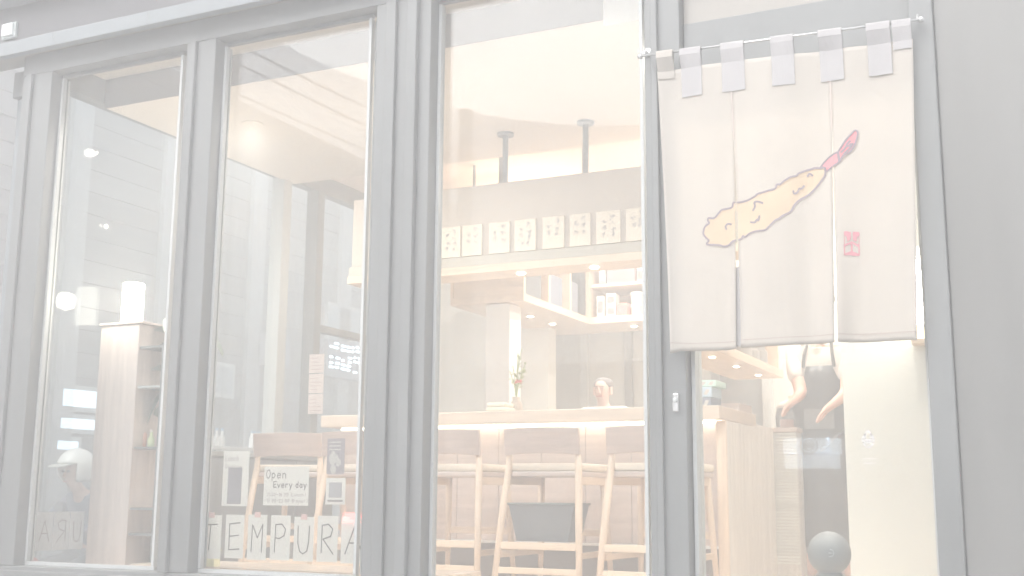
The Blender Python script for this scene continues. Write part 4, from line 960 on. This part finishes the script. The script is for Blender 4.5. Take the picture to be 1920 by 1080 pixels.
# white bottles on a stand outside
bt = thing('outdoor_shelf', 'white trestle shelf outside the side glass holding bottles', 'shelf', (-6,1.6,-.85))
sp0, sp1 = atX(388,836,-6.0), atX(462,836,-6.0); SY0, SY1, SZ = sp0.y-.05, sp1.y+.55, sp0.z
WHT = mat('white_enamel', (.74,.75,.75), .4)
MB().box(-6.15,-5.9,SY0,SY1,SZ-.03,SZ).build('board', WHT, bt, bevel=.004)
MB().box(-6.15,-5.9,SY0,SY1,SZ-.36,SZ-.33).build('lower_board', WHT, bt, bevel=.004)
for y in (SY0+.05,SY1-.08):
    for x in (-6.13,-5.94): MB().box(x,x+.03,y,y+.03,-.85,SZ-.0301).build('leg', WHT, bt)
for px in (400,410,420,476,481,489):
    q = atX(px,820,-6.0)
    t_ = thing('white_bottle', {400:'leftmost white bottle of three close together on the trestle shelf',410:'middle white bottle of three close together on the trestle shelf',420:'rightmost white bottle of three close together on the trestle shelf',476:'lone white bottle standing nearest the middle of the trestle shelf',481:'left white bottle of the pair at the far end of the trestle shelf',489:'right white bottle of the pair at the far end of the trestle shelf'}[px], 'bottle', (-6.02,q.y,SZ), 'white bottles on the trestle shelf')
    MB().lathe([(.02,0),(.023,.01),(.023,.07),(.01,.10),(.01,.125)], (-6.02,q.y,SZ+.0005), 14).build('body', WHT, t_, smooth=True)
    MB().lathe([(.0125,.125),(.0125,.145),(.001,.146)], (-6.02,q.y,SZ+.0006), 12).build('cap', mat('cap_blue', (.55,.62,.68), .4), t_)

# rider on a motorbike
rp = atX(140, 890, -7.3); RX, RYY, RZ = rp.x, rp.y, rp.z
GZ = -.85; sc = 1.0
rd = thing('person', 'motorbike rider in white open helmet and dark jacket outside the side glass', 'person', (RX,RYY,GZ))
# the rider faces -y (towards the left in view)
h0 = RZ
def Q(x, y, z): return Vector((RX+x, RYY+y, h0+z))
pts = [(Q(0,.34,-.66),(.15,.13)),(Q(0,.28,-.45),(.14,.12)),(Q(0,.17,-.25),(.165,.12)),(Q(0,.08,-.15),(.06,.06)),(Q(0,.03,-.10),(.05,.05)),(Q(0,-.02,-.05),(.06,.075)),(Q(0,0,.03),(.075,.095)),(Q(0,.02,.1),(.06,.07)),
       (Q(-.19,.15,-.22),.06),(Q(-.30,-.05,-.45),.044),(Q(-.29,-.30,-.44),.03),(Q(.19,.15,-.22),.06),(Q(.30,-.05,-.45),.044),(Q(.29,-.30,-.44),.03),
       (Q(-.12,.25,-.70),.085),(Q(-.17,-.12,-.72),.06),(Q(-.16,.02,-1.15),.045),(Q(-.16,-.08,-1.2),.038),(Q(.12,.25,-.70),.085),(Q(.17,-.12,-.72),.06),(Q(.16,.02,-1.15),.045),(Q(.16,-.08,-1.2),.038)]
ed = [(0,1),(1,2),(2,3),(3,4),(4,5),(5,6),(6,7),(2,8),(8,9),(9,10),(2,11),(11,12),(12,13),(0,14),(14,15),(15,16),(16,17),(0,18),(18,19),(19,20),(20,21)]
hand(pts, ed, 10, Q(-.29,-.35,-.44), (0,-1,0), (1,0,0), (0,0,-1)); hand(pts, ed, 13, Q(.29,-.35,-.44), (0,-1,0), (1,0,0), (0,0,-1))
rb = skinned('body', pts, ed, SKIN2, rd)
JK = mat('navy_jacket', (.40,.415,.45), .7, var=.05, bump=.2, bscale=20)
skinned('jacket', [(Q(0,.34,-.66),(.165,.145)),(Q(0,.28,-.45),(.16,.14)),(Q(0,.17,-.25),(.19,.14)),(Q(0,.09,-.16),(.085,.085)),(Q(-.19,.15,-.22),.078),(Q(-.30,-.05,-.45),.062),(Q(-.29,-.25,-.44),.048),(Q(.19,.15,-.22),.078),(Q(.30,-.05,-.45),.062),(Q(.29,-.25,-.44),.048)], [(0,1),(1,2),(2,3),(2,4),(4,5),(5,6),(2,7),(7,8),(8,9)], JK, rd)
skinned('trousers', [(Q(0,.34,-.66),(.16,.14)),(Q(-.12,.25,-.70),.098),(Q(-.17,-.12,-.72),.076),(Q(-.16,.02,-1.12),.06),(Q(.12,.25,-.70),.098),(Q(.17,-.12,-.72),.076),(Q(.16,.02,-1.12),.06)], [(0,1),(1,2),(2,3),(0,4),(4,5),(5,6)], DARK, rd)
# helmet: open-face shell
mb = MB(); nu, nv = 28, 14
for j in range(nv+1):
    ph = math.pi*j/nv*.78
    for i in range(nu):
        th = 2*math.pi*i/nu; r = .155
        p = Vector((r*.92*math.sin(ph)*math.cos(th), r*1.08*math.sin(ph)*math.sin(th), r*math.cos(ph)+.02)); mb.v.append(Q(0,.015,.04)+p)
for j in range(nv):
    for i in range(nu):
        th = (i+.5)/nu*360
        if j >= 8 and 215 < th < 325: continue           # face opening towards -y
        a = j*nu+i; b = j*nu+(i+1) % nu; mb.f.append([a,b,b+nu,a+nu])
hl = mb.build('helmet', mat('helmet_white', (.74,.74,.72), .25, var=.02, coat=.4), rd, smooth=True); so = hl.modifiers.new('solid','SOLIDIFY'); so.thickness = .012
MB().prism([Q(-.11,-.14,.075),Q(.11,-.14,.075),Q(.08,-.215,.055),Q(-.08,-.215,.055)], (0,0,.008)).build('peak', mat('helmet_peak', (.62,.62,.60), .3), hl)
for s in (-1,1): MB().lathe([(.001,-.009),(.010,-.005),(.011,0),(.010,.005),(.001,.009)], Q(s*.03,-.098,.025), 12).build('eye', INK, rb, smooth=True)
c_ = Q(0,-.098,-.02); MB().prism([c_+Vector((-.013,0,0)),c_+Vector((.013,0,0)),c_+Vector((0,0,.04))], (0,-.018,-.004)).build('nose', SKIN2, rb)
c_ = Q(0,-.092,-.055); MB().box(c_.x-.022,c_.x+.022,c_.y-.004,c_.y+.004,c_.z-.004,c_.z+.003).build('mouth', mat('lips', (.58,.38,.35), .6), rb)
# motorbike
mbk = thing('motorbike', 'grey and red motorbike under the helmeted rider', 'motorbike', (RX,RYY,GZ))
SEATZ = h0-.80
def W_(y, r=.29):
    t0 = []
    tyre = MB(); n = 28
    for i in range(n):
        for j in range(8):
            a, b = 2*math.pi*i/n, 2*math.pi*j/8; rr = r-.045+.045*math.cos(b); tyre.v.append(Vector((RX+.045*math.sin(b),RYY+y+rr*math.cos(a),GZ+r+rr*math.sin(a))))
    for i in range(n):
        for j in range(8): tyre.f.append([i*8+j,i*8+(j+1) % 8,((i+1) % n)*8+(j+1) % 8,((i+1) % n)*8+j])
    t1 = tyre.build('wheel', DARK, mbk, smooth=True)
    MB().lathe([(.001,-.03),(.03,-.03),(.19,-.008),(.21,-.02),(.21,.02),(.19,.008),(.03,.03),(.001,.03)], (RX,RYY+y,GZ+r), 24, 'x').build('rim', STEEL, t1)
W_(-.66); W_(.62)
MB().tube([(RX,RYY-.66,GZ+.29),(RX,RYY-.50,GZ+.70),(RX,RYY-.42,GZ+.95)], .035).build('fork', STEEL, mbk)
MB().prism([(RX-.09,RYY-.45,GZ+.55),(RX-.09,RYY-.40,GZ+.85),(RX-.09,RYY-.15,GZ+.50),(RX-.09,RYY+.10,GZ+.45),(RX-.09,RYY+.15,SEATZ-.08),(RX-.09,RYY+.80,SEATZ+.0),(RX-.09,RYY+.75,SEATZ-.16),(RX-.09,RYY+.35,GZ+.30),(RX-.09,RYY-.2,GZ+.28)], (.18,0,0)).build('body', mat('motorbike_red', (.60,.40,.39), .3, coat=.4), mbk, bevel=.02)
MB().box(RX-.12,RX+.12,RYY+.06,RYY+.78,SEATZ-.0,SEATZ+.06).build('saddle', DARK, mbk, bevel=.025)
MB().tube([(RX-.34,RYY-.33,h0-.44),(RX-.15,RYY-.40,h0-.47),(RX,RYY-.42,GZ+.95),(RX+.15,RYY-.40,h0-.47),(RX+.34,RYY-.33,h0-.44)], .014).build('handlebar', STEEL, mbk)
for s in (-1,1): MB().lathe([(.001,-.01),(.05,-.01),(.05,.01),(.001,.012)], (RX+s*.30,RYY-.42,h0-.26), 16, 'y').build('mirror', DARK, mbk); MB().tube([(RX+s*.26,RYY-.36,h0-.44),(RX+s*.30,RYY-.41,h0-.27)], .006).build('mirror_stem', STEEL, mbk)
MB().lathe([(.001,0),(.07,.0),(.085,.05),(.06,.10),(.001,.11)], (RX,RYY-.49,GZ+.83), 20, 'y').build('headlamp', WHT, mbk)
MB().tube([(RX+.13,RYY+.1,GZ+.3),(RX+.14,RYY+.7,GZ+.36)], .045).build('exhaust', STEEL, mbk)
MB().box(RX-.06,RX+.06,RYY+.79,RYY+.83,SEATZ-.07,SEATZ-.01).build('tail_lamp', mat('tail_red', (.7,.25,.25), .3), mbk)

# ------------------------------------------------------------------ across the front street: seen only in the glass
ob = thing('opposite_building', 'long plain building across the front street', 'building', (0,-15,-.85))
MB().box(-40,14,-19,-15,-.85,2.6).build('wall', mat('opposite_render', (.40,.405,.41), .8, var=.06, scale=.6), ob)
MB().box(-40,14,-15.4,-14.8,2.601,2.8).build('parapet', FRAME, ob)
def mirrored(px, py, Y): p = atY(px, py, Y); return Vector((p.x, -p.y, p.z))
a = mirrored(1470,878,14.6); b = mirrored(1571,820,14.6)
sg = thing('coffee_sign', 'white lit shop sign with a round emblem across the street', 'sign', ((a.x+b.x)/2,-14.6,a.z))
MB().box(a.x,b.x-.16,-14.9,-14.6,(a.z+b.z)/2,b.z).build('panel', emit('sign_white_blue', (.74,.88,1.0), 3.6), sg)
MB().box(b.x-.15,b.x,-14.9,-14.6,(a.z+b.z)/2-.02,b.z-.01).build('side_panel', emit('sign_white_blue', (.74,.88,1.0), 3.6), sg)
MB().box(a.x,b.x-.04,-14.95,-14.62,a.z,(a.z+b.z)/2-.03).build('lower_panel', emit('sign_white_dim', (.74,.88,1.0), 2.6), sg)
mb = MB(); cxs_ = a.x+(b.x-.16-a.x)*.58; czs = (b.z*.75+a.z*.25); ring = lambda r: [(r*math.cos(t),r*math.sin(t)) for t in [k*math.pi/8 for k in range(17)]]
strokes(mb, [ring(.9), ring(.55), [(-.3,-.3),(0,.35),(.3,-.3)], [(-.4,.1),(0,-.1),(.4,.1)]], (cxs_,-14.595,czs), (-1,0,0), (0,0,1), (.15,.15), .025, (0,1,0)); mb.build('emblem', mat('emblem_grey', (.40,.46,.44), .6), sg)
# parked car with lit tail lamps, its rear towards the shop
tl0, tl1 = mirrored(520,970,9.5), mirrored(665,968,9.5)
cxm = (tl0.x+tl1.x)/2; cw = .82
car = thing('parked_car', 'pale hatchback with lit red tail lamps parked across the street', 'car', (cxm,-11.5,-.85))
CP = mat('car_paint', (.50,.505,.51), .25, coat=.6)
yr = -9.5
prof = [(yr,-.55),(yr+.02,-.1),(yr-.05,.12),(yr-.35,.62),(yr-.7,.70),(yr-2.0,.66),(yr-2.7,.22),(yr-3.7,.08),(yr-3.85,-.2),(yr-3.8,-.58)]
MB().prism([(cxm-cw,y,z) for y, z in prof], (2*cw,0,0)).build('body', CP, car, bevel=.06)
MB().prism([(cxm-cw*.8,yr-.07,.17),(cxm+cw*.8,yr-.07,.17),(cxm+cw*.72,yr-.345,.58),(cxm-cw*.72,yr-.345,.58)], (0,.03,.015)).build('rear_window', mat('car_glass', (.36,.37,.38), .1), car)
for p in (tl0, tl1):
    MB().box(p.x-.17,p.x+.17,yr+.0,yr+.05,p.z-.09,p.z+.05).build('tail_lamp', emit('tail_lamp_red', (1,.12,.12), 16), car, bevel=.02)
MB().box(cxm-.25,cxm+.25,yr+.021,yr+.035,-.32,-.2).build('number_plate', WHT, car)
MB().box(cxm-cw,cxm+cw,yr-.02,yr+.09,-.58,-.38).build('bumper', FRAME, car, bevel=.03)
for s in (-1,1):
    for y in (yr-.75,yr-3.05):
        wh = MB().lathe([(.12,-.1),(.30,-.1),(.32,-.07),(.32,.07),(.30,.1),(.12,.1)], (cxm+s*(cw-.06),y,-.53), 28, 'x').build('wheel', DARK, car)
        MB().lathe([(.001,-.09),(.19,-.085),(.19,.085),(.001,.09)], (cxm+s*(cw-.055),y,-.53), 20, 'x').build('rim', STEEL, wh)

# post with a round black head just inside the door
BY = .34
bp_ = atY(1555,1037,BY)
bo = thing('ball_post', 'short black post with a round ball head just inside the door', 'post', (bp_.x,BY,0))
rr = .082; BB = mat('black_rubber', (.455,.46,.46), .5, var=.04)
MB().lathe([(.001,-rr)]+[(rr*math.sin(t),-rr*math.cos(t)) for t in [k*math.pi/14 for k in range(1,14)]]+[(.001,rr)], (bp_.x,BY,bp_.z), 30).build('ball_head', BB, bo, smooth=True)
MB().lathe([(.10,0),(.10,.012),(.06,.03),(.04,.06),(.04,bp_.z-.10),(.05,bp_.z-.085),(.035,bp_.z-.065)], (bp_.x,BY,.0005), 24).build('post', BB, bo, smooth=False)
mb = MB(); strokes(mb, [[(.7*math.cos(t),.7*math.sin(t)) for t in [-1.9+k*.32 for k in range(12)]], [(-.3,0),(.5,0)]], (bp_.x+.018,BY-rr*.985,bp_.z+.004), (1,0,0), (0,0,1), (.019,.019), .003, (0,-1,0)); mb.build('mark', BEAD, bo)  # pale arc paints the highlight on the ball, with its letter-like mark

# low dark cabinet against the side glazing
lc = thing('low_cabinet', 'dark low cabinet with plain doors standing against the side glass', 'cabinet', (-4.57,1.6,0))
MB().box(-4.695,-4.46,.98,2.26,.06,.70).build('carcass', DARK, lc, bevel=.004)
MB().box(-4.698,-4.44,.97,2.27,.701,.73).build('top', mat('cabinet_top', (.47,.475,.475), .4), lc, bevel=.004)
MB().box(-4.68,-4.48,1.0,2.24,.0,.059).build('plinth', BLACKP, lc)
for k in range(3):
    d_ = MB().box(-4.459,-4.443,.99+k*.42,1.40+k*.42,.07,.69).build('door', mat('cabinet_door', (.44,.45,.46), .5, var=.03), lc, bevel=.003)
    MB().box(-4.442,-4.430,1.34+k*.42,1.355+k*.42,.45,.57).build('handle', STEEL, d_)

# ------------------------------------------------------------------ lamps: one seen downlight, added unseen fill lights, the table lamp
def lamp(name, kind, loc, energy, color=(1,.92,.82), size=.1, rot=None, parent=None, spot=None):
    d = bpy.data.lights.new(name, kind); d.energy = energy; d.color = color
    if kind == 'AREA': d.shape = 'DISK'; d.size = size
    elif kind == 'SPOT': d.shadow_soft_size = size; d.spot_size = R(spot or 140); d.spot_blend = .9
    else: d.shadow_soft_size = size
    o = bpy.data.objects.new(name, d); COL.objects.link(o); o.location = loc
    if rot: o.rotation_euler = rot
    return o
# recessed ceiling downlights; all but the first are added, unseen fill lights
q = atZ(473, 231, CZ)
h1, h2 = atZ(386, 200, CZ), atZ(766, 150, CZ)
spots_ = [(q.x,q.y,CZ,'round ceiling downlight seen through the middle pane'), (h1.x,h1.y,CZ,'added unseen ceiling downlight behind the post between the left panes'), (h2.x,h2.y,CZ,'added unseen ceiling downlight behind the wide grey post'),
          (-1.15,.45,2.50,'added unseen bulkhead downlight just inside the door, left of two'), (-.62,.55,2.50,'added unseen bulkhead downlight just inside the door, right of two')]
for x, y, zl, lab in spots_:
    t_ = thing('ceiling_downlight', lab, 'downlight', (x,y,zl), 'recessed ceiling downlights')
    MB().lathe([(.036,0),(.058,0),(.060,.004),(.060,.0065),(.036,.0065)], (x,y,zl-.0068), 28).build('trim_ring', CUSH, t_)
    MB().lathe([(.001,0),(.034,0),(.034,.004),(.001,.0045)], (x,y,zl-.005), 24).build('lens', emit('ceiling_lens', (1,.95,.88), 6), t_)
    lamp('downlight_lamp', 'SPOT', (x,y,zl-.012), 34 if zl > 2.55 else 40, size=.034, spot=172)
for x, y in ((-3.2,3.1),(-2.2,2.9),(-1.3,2.6),(-1.6,3.95)):  # unseen fill lights above the hood, added to brighten the kitchen
    t_ = thing('ceiling_downlight', {-3.2:'unseen kitchen ceiling downlight left of the shelves',-2.2:'unseen kitchen ceiling downlight at the centre',-1.3:'unseen kitchen ceiling downlight above the cook',-1.6:'added unseen kitchen downlight brightening the back wall'}[x], 'downlight', (x,y,2.75), 'recessed ceiling downlights')
    MB().lathe([(.036,0),(.058,0),(.060,.004),(.060,.0065),(.036,.0065)], (x,y,2.743), 28).build('trim_ring', CUSH, t_)
    MB().lathe([(.001,0),(.034,0),(.034,.004),(.001,.0045)], (x,y,2.745), 24).build('lens', emit('ceiling_lens', (1,.95,.88), 6), t_)
    lamp('kitchen_fill_light', 'SPOT', (x,y,2.735), 74, size=.034, spot=172)
lamp('table_lamp_light', 'POINT', (atY(247,570,PY+.1).x,PY-.06,PT+.13), 5, (1,.9,.75), .05)

# ------------------------------------------------------------------ added haze volume standing in for a flat white wash
hz = MB().box(-41,15,-19.5,27,-1.9,6.2).build('haze', FRAME); hz['kind'] = 'stuff'
hm = bpy.data.materials.new('wash_haze'); hm.use_nodes = True; n = hm.node_tree; n.nodes.clear()
o_ = n.nodes.new('ShaderNodeOutputMaterial'); v_ = n.nodes.new('ShaderNodeVolumePrincipled')
v_.inputs['Density'].default_value = .08; v_.inputs['Color'].default_value = (.97,.97,.97,1)
n.links.new(v_.outputs[0], o_.inputs['Volume']); hz.data.materials.clear(); hz.data.materials.append(hm)
